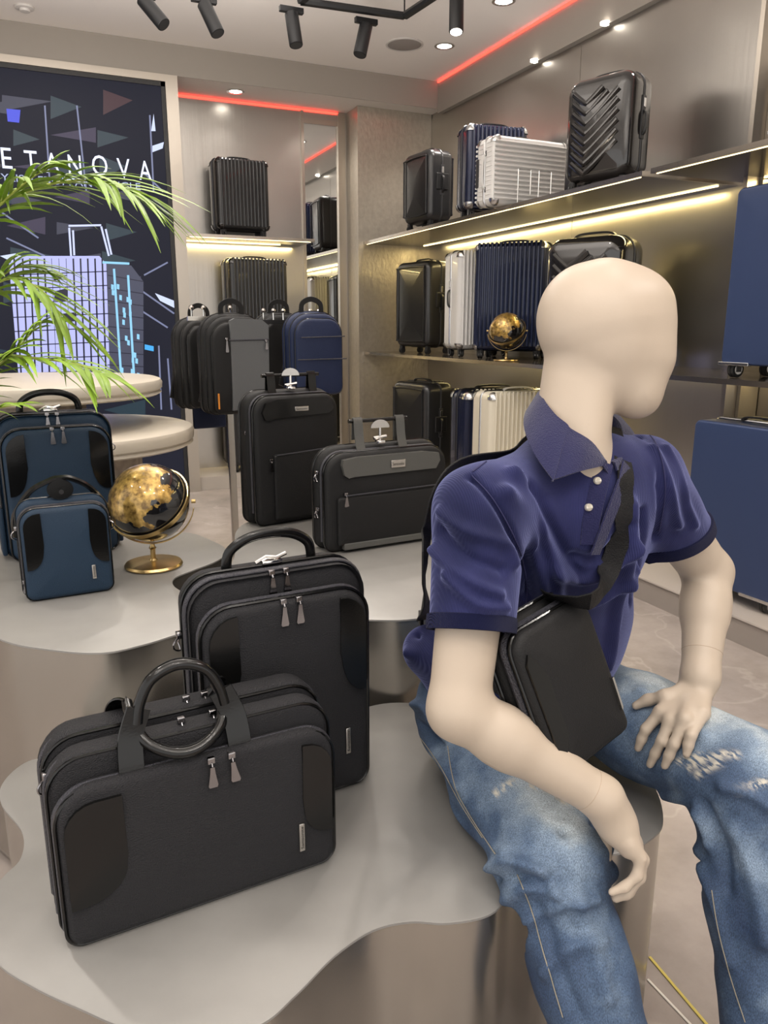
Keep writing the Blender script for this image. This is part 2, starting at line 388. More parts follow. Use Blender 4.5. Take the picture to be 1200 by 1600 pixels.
def sline(bm, a, b, wd=3, dy=.003):
    (x0, y0), (x1, y1) = a, b; L = math.hypot(x1-x0, y1-y0) or 1; nx, ny = -(y1-y0)/L*wd/2, (x1-x0)/L*wd/2
    spoly(bm, [(x0+nx, y0+ny), (x1+nx, y1+ny), (x1-nx, y1-ny), (x0-nx, y0-ny)], dy)
rs = random.Random(5)
cols = {'dusk': ((.018, .018, .03), 1), 'plum': ((.040, .014, .022), 1), 'teal': ((.012, .030, .045), 1), 'slate': ((.030, .034, .06), 1), 'violet': ((.028, .022, .055), 1)}
for row in range(11):
    for c in range(5):
        x = -60+c*72+rs.uniform(-10, 10); y = 165+row*48+rs.uniform(-6, 6)
        if 235 < x+60: continue
        s = rs.choice((-1, 1)); k = rs.choice(list(cols)); wd = rs.uniform(40, 85); hh = rs.uniform(8, 20)
        x1 = min(x+wd, 258+(y-100)*.05)
        b_ = B(); spoly(b_, [(x, y-hh), (x1, y+rs.uniform(-3, 3)), (x, y+hh)] if s > 0 else [(x1, y-hh), (x, y), (x1, y+hh)], .0012+.0002*(c % 3)+.0001*row); obj('screen_pattern', b_, em(k, *cols[k]), scr, smooth=0)
for a, b_ in (((70, 165), (78, 290)), ((120, 165), (135, 300)), ((234, 180), (240, 300)), ((262, 230), (262, 300)), ((225, 270), (255, 300)), ((215, 450), (272, 490)), ((220, 485), (262, 512)), ((0, 330), (60, 372)), ((10, 372), (70, 400)), ((225, 430), (262, 410)), ((248, 540), (252, 640)), ((262, 560), (268, 640))): bm = B(); sline(bm, a, b_, 2.5, .0035); obj('screen_streak', bm, em('streak', (.16, .18, .30), 1), scr, smooth=0)
bm = B(); spoly(bm, [(238, 228), (256, 222), (254, 232), (238, 238)], .004); spoly(bm, [(242, 458), (272, 470), (274, 482), (250, 470)], .004); spoly(bm, [(236, 205), (240, 178), (243, 205)], .004)
spoly(bm, [(0, 400), (24, 396), (60, 412), (20, 410)], .004); spoly(bm, [(96, 272), (124, 282), (128, 287), (105, 282)], .004)
obj('screen_glint', bm, em('glint', (.55, .62, .85), 1.0), scr, smooth=0)
bm = B(); spoly(bm, [(10, 170), (32, 172), (30, 192), (12, 190)], .004); obj('screen_spot', bm, em('blue', (.05, .07, .6), 1), scr, smooth=0)
bm = B(); spoly(bm, [(226, 538), (240, 541), (240, 549), (226, 546)], .004); obj('screen_spot', bm, em('cyan', (.05, .35, .75), 1), scr, smooth=0)
# pictured suitcase
bm = B(); spoly(bm, [(14, 412), (30, 400), (155, 400), (166, 412), (172, 600), (30, 600)], .0045); obj('pictured_suitcase_front', bm, em('lilac', (.42, .44, .80), 1.0), scr, smooth=0)
bm = B(); spoly(bm, [(166, 410), (205, 415), (224, 440), (224, 600), (172, 600)], .0045); obj('pictured_suitcase_side', bm, em('side', (.05, .055, .09), 1), scr, smooth=0)
bm = B()
for k in range(13): sline(bm, (24+k*11.3-(k < 1)*2, 404), (34+k*11.0, 600), 2.6 if k not in (5, 6, 7) else .8, .0055)
for k in range(8): sline(bm, (16+k*1.5, 430+k*22), (168+k*.4, 424+k*22), 1.6, .0055)
for k in range(9): sline(bm, (168, 430+k*20), (224, 440+k*19), 1.4, .0055)
spoly(bm, [(82, 428), (106, 430), (84, 440)], .006); spoly(bm, [(86, 455), (106, 450), (106, 470), (84, 470)], .006); spoly(bm, [(98, 490), (116, 488), (118, 502), (98, 504)], .006)
obj('pictured_suitcase_grooves', bm, em('ink', (.012, .013, .03), 1), scr, smooth=0)
bm = B()
for a, b_ in (((178, 420), (190, 600)), ((200, 430), (210, 600)), ((160, 410), (202, 412))): sline(bm, a, b_, 3.5, .0065)
rs2 = random.Random(2)
for k in range(22):
    x, y = rs2.uniform(172, 216), rs2.uniform(440, 590); spoly(bm, [(x, y), (x+4, y+1), (x+4, y+9), (x, y+8)], .006)
obj('pictured_suitcase_gleam', bm, em('gleam', (.25, .55, .80), 1), scr, smooth=0)
bm = B()
for a, b_ in (((111, 400), (108, 356)), ((107, 353), (158, 352)), ((158, 354), (170, 400)), ((116, 399), (114, 360)), ((165, 358), (174, 398))): sline(bm, a, b_, 3, .0065)
obj('pictured_trolley_handle', bm, em('handle', (.55, .60, .90), 1), scr, smooth=0)
def text(s, px, py, h, wpx, parent, m, name):
    P = onscr([(px, py), (px+wpx, py+wpx*.128*.75)]); Hh = h
    cu = bpy.data.curves.new('t', 'FONT'); cu.body = s; cu.size = 1; cu.extrude = .0008; cu.resolution_u = 3
    o = bpy.data.objects.new('t', cu); SC.collection.objects.link(o)
    bpy.context.view_layer.update()
    me = bpy.data.meshes.new_from_object(o.evaluated_get(bpy.context.evaluated_depsgraph_get())); bpy.data.objects.remove(o)
    co_ = np.array([v.co for v in me.vertices]); mn, mxx = co_.min(0), co_.max(0)
    sx = (P[1][0]-P[0][0])/(mxx[0]-mn[0]); sz = Hh/(mxx[1]-mn[1])
    for v in me.vertices:
        x, y, z = v.co; v.co = (P[0][0]+(x-mn[0])*sx, -.009+(-z if abs(z) < .1 else 0), P[0][1]+(y-mn[1])*sz)
    o = bpy.data.objects.new(name, me); SC.collection.objects.link(o); me.materials.append(m); o.parent = parent
    return o
lettering = em('letters', (.75, .80, 1.0), 1.1)
for ch, px, py, wp in (('E', 4, 263, 16), ('T', 40, 267, 20), ('A', 72, 270, 22), ('N', 108, 273, 20), ('O', 145, 274, 24), ('V', 184, 278, 20), ('A', 218, 281, 19)):
    text(ch, px, py, .135 if ch != 'O' else .14, wp, scr, lettering, 'screen_letter')
text('YLISH FROM ANY ANGLE', 2, 283, .05, 218, scr, em('small', (.35, .40, .6), 1), 'screen_lettering')
# ================================================ PEDESTALS
topm = mat('pedestal_top', (.275, .268, .255), .40, .22, .14, 5, var=.10, vscale=4)
pedside = mat('pedestal_side_metal', (.40, .375, .34), .24, .9, .03, 5, var=.03)
def pedestal(label, pix, z, z0=0.001):
    P = [at(px, py, Z=z) for px, py in pix]
    c = sum(P, Vector())/len(P); t = thing('display_pedestal', label, 'pedestal', (c.x, c.y, z0))
    Q = [(p.x-c.x, p.y-c.y) for p in catmull(P, 8, True)]
    bm = B(); hh = z-z0
    n = len(Q)
    def off(d):
        r = []
        for i in range(n):
            a, b = Vector(Q[i-1]), Vector(Q[(i+1) % n]); tt = (b-a).normalized(); r.append((Q[i][0]+tt.y*d*SG, Q[i][1]-tt.x*d*SG))
        return r
    ar = sum(Q[i-1][0]*Q[i][1]-Q[i][0]*Q[i-1][1] for i in range(n)); SG = 1 if ar > 0 else -1
    loft(bm, [[(x, y, h_) for x, y in off(o_)] for o_, h_ in ((-.03, 0), (-.008, .012), (-.0, .04), (0, hh-.009), (0, hh-.0062))], True, True)
    obj('pedestal_body', bm, pedside, t, smooth=50)
    bm = B(); loft(bm, [[(x, y, h_) for x, y in off(o_)] for o_, h_ in ((0, hh-.006), (.004, hh-.005), (.004, hh-.001), (.002, hh))])
    obj('pedestal_top', bm, topm, t, smooth=30)
    return t
pedestal('wavy metal pedestal in front, under the briefcase and the seated mannequin',
  [(45, 1190), (8, 1222), (6, 1255), (38, 1298), (36, 1340), (2, 1378), (-24, 1440), (0, 1500), (60, 1540), (130, 1572), (200, 1600), (300, 1612), (400, 1598), (460, 1550), (520, 1490), (580, 1450), (640, 1436), (700, 1438), (765, 1424), (800, 1385), (850, 1340), (910, 1330), (965, 1330), (1008, 1312), (1033, 1280), (1010, 1215), (930, 1150), (790, 1118), (690, 1104), (600, 1100), (500, 1130), (400, 1158), (300, 1165), (180, 1175), (100, 1182)], .45)
pedestal('taller wavy metal pedestal behind, under the globe and the blue bags',
  [(-90, 945), (0, 996), (80, 1013), (160, 1018), (225, 1005), (290, 986), (380, 970), (500, 964), (585, 967), (640, 966), (690, 955), (730, 925), (745, 885), (720, 845), (650, 818), (560, 806), (470, 805), (400, 812), (371, 830), (368, 870), (340, 915), (305, 930), (272, 918), (270, 903), (300, 890), (338, 875), (352, 860), (330, 845), (290, 832), (220, 833), (140, 826), (50, 838), (-30, 858), (-110, 900)], .66)
# tiered stand at the left: textured column with two round cream tops
cream = mat('cream_leatherette', (.55, .50, .42), .38, 0, .15, 300)
reed = mat('reeded_oak', (.34, .29, .24), .5, 0, .9, 14, (1, 1, .12), var=.2, vscale=25)
C0 = at(100, 668, D=3.5)
ti = thing('tiered_stand', 'two round cream tops on a textured column at the left, before the screen', 'stand', (C0.x, C0.y, .001))
obj('column', lathe(B(), [(.34, 0), (.34, .015), (.33, .02), (.33, C0.z-.05)], n=48), reed, ti)
def disc(r, z, th, dx=0, dy=0):
    return lathe(B(), [(r*.55, z-th), (r-.02, z-th), (r-.006, z-th+.008), (r-.014, z-th+.02), (r-.002, z-th+.03), (r, z-.02), (r-.008, z-.006), (r-.025, z), (0, z)], (dx, dy, 0), n=72)
obj('round_top', disc(.575, C0.z, .085), cream, ti)
C1 = at(40, 600, D=3.5)
obj('column', lathe(B(), [(.25, C0.z), (.25, C1.z-.06)], (C1.x-C0.x, C1.y-C0.y, 0), n=48), reed, ti)
obj('round_top', disc(.60, C1.z+.02, .075, C1.x-C0.x, C1.y-C0.y), cream, ti)
# ================================================ SUITCASES
def shellmat(name, col, rough=.28, bump=0, metal=0, coat=.3): return mat(name, col, rough, metal, bump, 500, coat=coat)
kblack = shellmat('case_black', (.018, .018, .019), .32, .06); kgloss = shellmat('case_gloss_black', (.016, .015, .015), .12, 0, coat=.8)
knavy = shellmat('case_navy', (.012, .018, .05), .25, 0, .3); kwhite = shellmat('case_white', (.70, .69, .67), .3); kivory = shellmat('case_ivory', (.72, .67, .55), .32)
kblue = shellmat('case_matt_blue', (.033, .055, .135), .42, .03, .2, 0); kbluetop = shellmat('case_blue_rim', (.10, .14, .19), .3, 0, .7)
silver = mat('silver_trim', (.62, .62, .62), .25, 1); grille_ = mat('dark_trim', (.03, .03, .032), .4)
def wheel(t, x, y, r=.026, m=rubber, hubm=silver, w=.02, rot=0):
    bm = B(); box(bm, x-.016, x+.016, y-.016, y+.016, r*1.3, r*2.2+.012, bev=.005)
    for s in (-1, 1): box(bm, x+s*.019-.0025, x+s*.019+.0025, y-.012, y+.014, r*.7, r*2.2+.006)
    f = obj('caster_fork', bm, blackpl, t, smooth=0)
    for s in (-1, 1):
        obj('wheel', lathe(B(), [(r*.5, -w/4), (r*.93, -w/4), (r, -w/8), (r, w/8), (r*.93, w/4), (r*.5, w/4)], (x+s*.009, y, r+.0005), 20, 'X'), m, f)
        obj('hub', lathe(B(), [(r*.15, -w*.30), (r*.62, -w*.29), (r*.66, 0), (r*.62, w*.29), (r*.15, w*.30)], (x+s*.009, y, r+.0005), 16, 'X'), hubm, f)
def ubar(bm, pts, wd, th, up): band(bm, pts, wd, th, up=up, sm=5)
def suitcase(name, label, w, h, d, style, m, trim=None, group='suitcases on display', wheels=True, tele=False, side=1, lockm=None):
    t = thing('suitcase', label, 'suitcase', (0, 0, 0), 0, group)
    trim = trim or silver
    wh = .058; bh = h-wh
    r = {'ribbed': .045, 'smooth': .065, 'chevron': .08, 'plain': .03}[style]; e = {'ribbed': .035, 'smooth': .05, 'chevron': .06, 'plain': .012}[style]
    rib = .004
    for s, nm in ((-1, 'front_shell'), (1, 'rear_shell')):
        bm = B(); rings = []
        dd = d/2-.006
        def ring(y, i): return [(x, y*-s*-1, z+wh) for x, z in outline(w, bh, r, i, 8)]
        im = min(w, bh)/2
        bul = {'ribbed': .0, 'smooth': .012, 'chevron': .02, 'plain': .003}[style]
        ys = []
        for q in (.92, .7, .45, .2): ys.append((dd+bul*(1-(1-q)**2), e+(im-e)*q))
        for k in range(6):
            a = R(90*k/5); ys.append((dd-e*(1-math.cos(a)), e*(1-math.sin(a))))
        ys.append((.006, 0))
        loft(bm, [[(x, s*y, z+wh) for x, z in outline(w, bh, r, i, 8)] for y, i in ys])
        if style == 'ribbed':
            n = max(8, int(w/.034)); hw = w/2-.04
            for k in range(n+1):
                x = -hw+2*hw*k/n; tp = .02 if s > 0 else .0
                q = abs(k-n/2)/(n/2); dz = .05*(1-q) if s < 0 else 0
                z1 = wh+bh-.012; z0 = wh+.03
                pts = [(x, s*(d/2-.003), z0), (x, s*(d/2-.003), z1-e-.0), (x, s*(d/2-.014), z1-.018), (x, s*(d/2-e), z1+.004), (x, s*.02, z1+.007)]
                band(bm, pts, w/n*.42, .011, up=Vector((1, 0, 0)) if 0 else None, sm=3) if 0 else sweep(bm, catmull(pts, 3), circ(w/n*.24, 6), None)
        if style == 'smooth':
            band(bm, [(-w*.40, s*(d/2+.002), wh+.10), (-w*.40, s*(d/2+.003), wh+bh-.10), (-w*.34, s*(d/2+.003), wh+bh-.05), (w*.34, s*(d/2+.003), wh+bh-.05), (w*.40, s*(d/2+.003), wh+bh-.10), (w*.40, s*(d/2+.002), wh+.10), (w*.34, s*(d/2+.003), wh+.05), (-w*.34, s*(d/2+.003), wh+.05)], .006, .012, up=Vector((0, 1, 0)), sm=4, closed=True)
        if style == 'chevron':
            n = 9
            for k in range(n):
                z = wh+bh*(.07+.095*k); cx = -w*.13
                for sg, xe in ((1, w/2-.075), (-1, -w/2+.065)):
                    pts = []
                    for j in range(7):
                        u = j/6; x = cx+(xe-cx)*u; zz = z+.15*u**1.15*(1 if sg > 0 else .45)
                        if zz > wh+bh-.075: break
                        yy = d/2+.0135-.012*(abs(2*x/w))**2.2-.022*max(0, abs(2*(zz-wh-bh/2)/bh)-.75)**1.2*4
                        pts.append((x, s*yy, zz))
                    if len(pts) > 2: sweep(bm, catmull([Vector(p) for p in pts], 2), [(-.020, -.006), (-.006, .0025), (.002, .0025), (.012, -.006)], Vector((0, s, 0)))
            # padded panel beside the chevrons
        obj(nm, bm, m, t, smooth=35)
    # closing band
    if style in ('ribbed', 'plain'):
        bm = B(); tube(bm, [(x, 0, z+wh) for x, z in outline(w+.003, bh+.003, r, 0, 6)], .008 if style == 'ribbed' else .006, 8, closed=True); obj('frame_band', bm, trim if style == 'plain' else mat('frame_dark', (.05, .05, .055), .3, .8) if m is not kwhite and m is not kivory else silver, t)
    else:
        bm = B(); tube(bm, [(x, 0, z+wh) for x, z in outline(w-.001, bh-.001, r, 0, 6)], .008, 8, closed=True); obj('zipper', bm, grille_, t)
    # corner guards
    if style == 'ribbed':
        for sx in (-1, 1):
            for top in (0, 1):
                for s in (-1, 1):
                    bm = B()
                    o = outline(w+.006, bh+.006, r, 0, 7)
                    idx = {(1, 1): 0, (-1, 1): 1, (-1, 0): 2, (1, 0): 3}[(sx, top)]
                    arc = o[idx*7:idx*7+7]
                    rr = []
                    for y, i in ((s*(d/2+.003), e), (s*(d/2-.004), e*.35), (s*(d/2-e*.6), 0), (s*(d/2-.05), 0)):
                        oo = outline(w+.006, bh+.006, r, i, 7)[idx*7:idx*7+7]
                        rr.append([(x, y, z+wh-.003) for x, z in oo])
                    loft(bm, rr, False, False, False)
                    obj('corner_guard', bm, trim, t)
    # top carry handle
    hz = h
    bm = B(); sweep(bm, catmull([(-.11, 0, hz-.004), (-.095, 0, hz+.014), (-.05, 0, hz+.022), (.05, 0, hz+.022), (.095, 0, hz+.014), (.11, 0, hz-.004)], 4), strap(.024, .009), Vector((0, 0, 1)) if 0 else Vector((0, 1, 0)) if 0 else None)
    th = obj('carry_handle', bm, blackpl if m not in (kwhite, kivory) else kwhite, t)
    bm = B(); box(bm, -.13, -.095, -.018, .018, hz-.012, hz+.004, .004); box(bm, .095, .13, -.018, .018, hz-.012, hz+.004, .004); obj('handle_mount', bm, grille_, th, smooth=0)
    # telescopic handle recess at the back
    bm = B(); box(bm, -.09, .09, d/2-.045, d/2-.012, hz-.006, hz+.006, .004); obj('trolley_grip', bm, grille_, t, smooth=0)
    if tele:
        pass
    # side: handle and lock
    xs = side*w/2; zz = wh+bh*.55
    bm = B(); box(bm, *sorted((xs-side*.004, xs+side*.007)), -.018 if 1 else 0, .018, zz-.10, zz+.12, .003); lp = obj('lock_panel', bm, lockm or (grille_ if m not in (kwhite, kivory) else kwhite), t, smooth=0)
    bm = B(); sweep(bm, catmull([(xs+side*.004, 0.0, zz-.08), (xs+side*.02, 0, zz-.06), (xs+side*.024, 0, zz), (xs+side*.02, 0, zz+.03), (xs+side*.004, 0, zz+.045)], 3), strap(.018, .007), None); obj('side_handle', bm, blackpl, lp)
    bm = B(); box(bm, *sorted((xs+side*.006, xs+side*.011)), -.01, .01, zz+.06, zz+.105, .002); obj('combination_lock', bm, silver, lp, smooth=0)
    if style == 'smooth':
        bm = B(); box(bm, *sorted((xs-side*.002, xs+side*.010)), -.055, .055, zz-.06, zz+.06, .006); obj('latch_pocket', bm, blackpl, t, smooth=0)
    for sx in (-1, 1):
        for sy in (-1, 1): wheel(t, sx*(w/2-.05), sy*(d/2-.05), .036 if style == 'plain' else .026, rubber, silver if m in (kwhite, kivory, knavy, kblue) else grille_, w=.03 if style == 'plain' else .02)
    if style == 'plain':
        for sx in (-1, 1):
            obj('base_bracket', boxes(*sorted([(sx*(w/2-.16) if sx > 0 else sx*(w/2+.003), sx*(w/2+.003) if sx > 0 else sx*(w/2-.16), -d/2-.003, -d/2+.02, wh-.003, wh+.012)]), bev=.002), silver, t, smooth=0)
    return t
def put(t, p, rz, sc=1, rx=0, ry=0):
    t.location = (p[0], p[1], p[2]+.001); t.rotation_euler = (R(rx), R(ry), R(rz)); t.scale = (sc, sc, sc)
G = 'display suitcases'
def place(px, py, Z): q = at(px, py, Z=Z); return (q.x, q.y, Z)
ZP = PLT+.008
# black smooth cases by the pillar
s1 = suitcase('suitcase', 'small black smooth suitcase on the upper right shelf next to the pillar', .40, .58, .24, 'smooth', kblack, group='black smooth suitcases next to the pillar', side=1)
q = at(657, 358, Z=ZT); put(s1, (q.x+.12, q.y+.12, ZT), -84, .98)
s2 = suitcase('suitcase', 'tall black smooth suitcase on the middle shelf next to the pillar', .46, .74, .29, 'smooth', kblack, group='black smooth suitcases next to the pillar', side=1)
put(s2, (3.02, 5.95, ZM), -80)
s3 = dup(s2, label='black smooth suitcase standing on the low plinth below the middle shelf, by the pillar'); put(s3, (2.90, 5.72, ZP), -80, 1.06)
# ribbed cases
a1 = suitcase('suitcase', 'navy ribbed suitcase standing behind the white one on the upper shelf', .42, .57, .22, 'ribbed', knavy, group='navy ribbed suitcases'); put(a1, (3.04, 4.98, ZT), -8, 1.06)
a2 = suitcase('suitcase', 'white ribbed suitcase lying on its side on the upper shelf', .43, .66, .23, 'ribbed', kwhite, group='pale ribbed suitcases')
a3 = suitcase('suitcase', 'white ribbed suitcase standing on the middle shelf, left of the navy one', .46, .74, .27, 'ribbed', kwhite, group='pale ribbed suitcases', side=-1)
a4 = suitcase('suitcase', 'large navy ribbed suitcase on the middle shelf behind the little globe', .50, .76, .29, 'ribbed', knavy, group='navy ribbed suitcases')
a5 = dup(a1, label='navy ribbed suitcase on the plinth, mostly hidden behind the ivory case', group='navy ribbed suitcases')
a6 = suitcase('suitcase', 'ivory ribbed suitcase on the plinth behind the mannequin shoulder', .53, .77, .28, 'ribbed', kivory, group='pale ribbed suitcases')
put(a2, (3.27, 4.45, ZT+.205), 2, .93, 0, -90)
put(a3, (3.09, 5.18, ZM), -4, 1.02); put(a4, (3.11, 4.74, ZM), -50, 1.02)
put(a5, (3.08, 4.93, ZP), -4, 1.36); put(a6, (2.99, 4.47, ZP), -4, 1.04)
obj('wire_stand', (lambda b: [tube(b, [(-.06+dx, -.16-.0, z0) for dx, z0 in ()], .003) if 0 else tube(b, [Vector((x0, -.13, 0.0)), Vector((x0, -.13, .20)), Vector((x0+.09, -.13, .20)), Vector((x0+.09, -.13, .06))], .0035, 6) for x0 in (-.12, .03)] and b)(B()), chrome).name
ws = bpy.data.objects['wire_stand']; ws.location = (2.90, 4.37, ZT+.001); ws['label'] = 'thin bent wire holder standing before the white suitcase on its side'; ws['category'] = 'wire holder'
# chevron cases
c1 = suitcase('suitcase', 'black chevron-quilted suitcase on the upper right shelf', .42, .60, .26, 'chevron', kgloss, group='black chevron suitcases'); put(c1, (3.01, 3.72, ZT), -70, .98)
c2 = dup(c1, label='black chevron-quilted suitcase on the middle shelf behind the mannequin head'); put(c2, (3.02, 3.78, ZM), -68, 1.2)
# black ribbed cases in the back niche
gb = 'black ribbed suitcases in the back niche'
b1 = suitcase('suitcase', 'black ribbed suitcase on the upper shelf of the back niche', .44, .60, .24, 'ribbed', kblack, kgloss, group=gb); q = at(388, 359, Z=2.06); put(b1, (q.x+.10, 6.66, 2.06), 4)
b2 = suitcase('suitcase', 'taller black ribbed suitcase on the lower shelf of the back niche', .50, .76, .26, 'ribbed', kblack, kgloss, group=gb); put(b2, (1.765, 6.67, 1.12), 4, 1.02)
b3 = dup(b2, label='black ribbed suitcase on the floor plinth of the back niche behind the pole'); put(b3, (1.70, 6.64, PLT), 4, 1.0)
# large matt blue cases at the right edge
u1 = suitcase('suitcase', 'large matt blue suitcase on the middle shelf at the right edge', .50, .80, .30, 'plain', kblue, silver, group='matt blue suitcases at the right')
u2 = dup(u1, label='large matt blue suitcase standing on the low plinth at the right edge'); u3 = suitcase('suitcase', 'matt blue suitcase at the top right corner on the upper shelf', .40, .60, .24, 'plain', kblue, silver, group='matt blue suitcases at the right')
put(u1, (2.97, 2.36, ZM), -90); put(u2, (2.93, 2.43, ZP), -88, 1.01); put(u3, (3.0, 2.33, ZT-.005), -90)
# ================================================ MANNEQUIN (implicit surfaces turned into meshes)
import openvdb
V3 = lambda v: np.array(v, float)
def cone(a, b, ra, rb, k=.02, flat=None, s=1.0): return ('c', V3(a), V3(b), ra, rb, k, None if flat is None else V3(flat)/np.linalg.norm(V3(flat)), s)
def ell(c, ax, rad, k=.03): return ('e', V3(c), np.array([V3(a) for a in ax]), V3(rad), k)
def pd(p, P):
    if p[0] == 'c':
        _, a, b, ra, rb, k, fl, s = p
        if fl is not None:
            M = np.eye(3)+(1/s-1)*np.outer(fl, fl); P = P@M.T; a = M@a; b = M@b
        ba = b-a; L = ba@ba+1e-12
        t = np.clip(((P-a)@ba)/L, 0, 1)
        d = np.linalg.norm(P-a-t[..., None]*ba, axis=-1)-(ra+(rb-ra)*t)
        return d*(s if fl is not None and s < 1 else 1)
    _, c, ax, rad, k = p
    q = (P-c)@ax.T; k0 = np.linalg.norm(q/rad, axis=-1); k1 = np.linalg.norm(q/rad**2, axis=-1)+1e-9
    return k0*(k0-1)/k1
def bounds(p):
    if p[0] == 'c':
        r = max(p[3], p[4])*max(1, p[7]); return np.minimum(p[1], p[2])-r, np.maximum(p[1], p[2])+r
    r = p[3].max(); return p[1]-r, p[1]+r
def smin(a, b, k):
    h = np.clip(.5+.5*(b-a)/k, 0, 1); return b*(1-h)+a*h-k*h*(1-h)
def field(prims, P):
    f = np.full(P.shape[:-1], 1.0)
    for p in prims: f = smin(f, pd(p, P), p[5] if p[0] == 'c' else p[4])
    return f
def mesh_sdf(prims, vox, cuts=(), carve=(), pad=.02):
    lo = np.min([bounds(p)[0] for p in prims], 0)-pad; hi = np.max([bounds(p)[1] for p in prims], 0)+pad
    n = np.ceil((hi-lo)/vox).astype(int)+1
    F = np.full(n, .05, np.float32)
    axs = [lo[i]+vox*np.arange(n[i]) for i in range(3)]
    def win(p, m): 
        a, b = bounds(p); i0 = np.maximum(((a-m-lo)/vox).astype(int), 0); i1 = np.minimum(((b+m-lo)/vox).astype(int)+2, n)
        sl = tuple(slice(x, y) for x, y in zip(i0, i1))
        G = np.stack(np.meshgrid(*[axs[i][sl[i]] for i in range(3)], indexing='ij'), -1)
        return sl, G
    for p in prims:
        k = p[5] if p[0] == 'c' else p[4]
        sl, G = win(p, .05+k); F[sl] = smin(F[sl], np.minimum(pd(p, G), .08), k)
    for nrm, pt, rad in cuts:      # remove the half space beyond the plane, only near pt
        nrm = V3(nrm)/np.linalg.norm(V3(nrm)); pt = V3(pt)
        sl, G = win(('e', pt, None, V3((rad, rad, rad)), 0), .0)
        d = (G-pt)@nrm; lim = rad-np.linalg.norm(G-pt, axis=-1)
        F[sl] = np.maximum(F[sl], np.minimum(d, lim))
    for p in carve:
        sl, G = win(p, .01); F[sl] = np.maximum(F[sl], -pd(p, G))
    F = np.clip(F, -.05, .05)
    g = openvdb.FloatGrid(.05); g.copyFromArray(F.astype(np.float32))
    pts, tris, quads = g.convertToPolygons(0.0, 0.0)
    return pts*vox+lo, tris, quads
def mesh_obj(name, data, m, parent, disp=None, smooth=180):
    pts, tris, quads = data
    fs = [tuple(int(i) for i in q) for q in quads]+[tuple(int(i) for i in t) for t in tris]
    me = bpy.data.meshes.new(name); me.from_pydata(pts.tolist(), [], fs); me.update()
    b = bmesh.new(); b.from_mesh(me)
    bmesh.ops.recalc_face_normals(b, faces=b.faces)
    for _ in range(2): bmesh.ops.smooth_vert(b, verts=b.verts, factor=.5, use_axis_x=True, use_axis_y=True, use_axis_z=True)
    b.to_mesh(me); b.free(); me.update()
    if disp:
        N = len(me.vertices); co_ = np.empty(N*3); me.vertices.foreach_get('co', co_); co_ = co_.reshape(-1, 3)
        nr = np.empty(N*3); me.vertices.foreach_get('normal', nr); nr = nr.reshape(-1, 3)
        co_ = co_+nr*disp(co_, nr)[:, None]; me.vertices.foreach_set('co', co_.ravel()); me.update()
    me.polygons.foreach_set('use_smooth', [True]*len(me.polygons))
    o = bpy.data.objects.new(name, me); SC.collection.objects.link(o); me.materials.append(m); o.parent = parent
    o.location = -Vector(parent.location); return o
def onsurf(prims, px, py, lift=.002, D0=.7):
    "point on an implicit body where the sight line meets it"
    d = np.array(ray(px, py)); o = np.array([0, 0, H]); n = np.linalg.norm(d); t = D0; best = (9, t)
    for _ in range(160):
        f = float(field(prims, (o+d*t)[None])[0])
        if f < best[0]: best = (f, t)
        if f < .0004: break
        t += max(f, .0004)/n*.8
        if t > 3: t = best[1] if best[0] < .07 else None; break
    if t is None: return None
    q = o+d*(t-lift/n); return Vector(q)
def seg_d(P, pts):
    best = np.full(len(P), 9.0)
    for a, b in zip(pts, pts[1:]):
        a = np.array(a); b = np.array(b); ba = b-a; t = np.clip(((P-a)@ba)/(ba@ba+1e-9), 0, 1)
        best = np.minimum(best, np.linalg.norm(P-a-t[:, None]*ba, axis=1))
    return best
A = lambda px, py, D: np.array(at(px, py, D))
skin = mat('mannequin_skin', (.475, .395, .315), .42, 0, .02, 300, spec=.4)
MB = Vector((.88, 1.25, .4507))
man = thing('mannequin', 'faceless cream mannequin in navy polo shirt and faded jeans, seated on the front pedestal', 'mannequin', MB)
rt_ = np.array(ray(601, 800)-ray(600, 800)); rt_ /= np.linalg.norm(rt_); fw_ = np.array(ray(600, 800)); up_ = np.cross(rt_, fw_)
# joints
rsh, lsh = A(752, 800, 1.20), A(1000, 748, 1.40); rel, rwr = A(716, 1108, 1.15), A(940, 1246, 1.17)
lel, lwr = A(1106, 893, 1.53), A(1094, 1058, 1.43)
pel = A(805, 1065, 1.68); chest = A(872, 850, 1.40); neck = A(893, 700, 1.31)
rhip, lhip = A(735, 1120, 1.60), A(885, 1075, 1.74); rkn, lkn = A(858, 1338, 1.25), A(1165, 1215, 1.34)
sx_ = lsh-rsh; sx_ /= np.linalg.norm(sx_); spn = neck-pel; spn /= np.linalg.norm(spn); spn = spn-sx_*(spn@sx_); spn /= np.linalg.norm(spn); fr_ = np.cross(sx_, spn); fr_ *= np.sign(fr_@(-fw_))
hside = fw_*.80-rt_*.45; hside -= up_*(hside@up_); hside /= np.linalg.norm(hside)
GAIN = 1.9
def folds(prims, specs):
    out = []
    for pts, wd, am in specs:
        P3 = [onsurf(prims, px, py, 0) for px, py in pts]; P3 = [p for p in P3 if p is not None]
        if len(P3) > 1: out.append(([tuple(p) for p in catmull(P3, 4)], wd, am))
    def f(P, N):
        d = np.zeros(len(P))
        for pts, wd, am in out:
            s = seg_d(P, pts); d += am*GAIN*np.exp(-(s/(wd*1.05))**2)
        return d
    return f
def kid(name, b, m, parent, **k):
    "child given in world coordinates"
    o = obj(name, b, m, parent, **k); o.location = Vector((0, 0, 0)); off = Vector((0, 0, 0)); p = parent
    while p: off += Vector(p.location); p = p.parent
    o.location = -off; return o
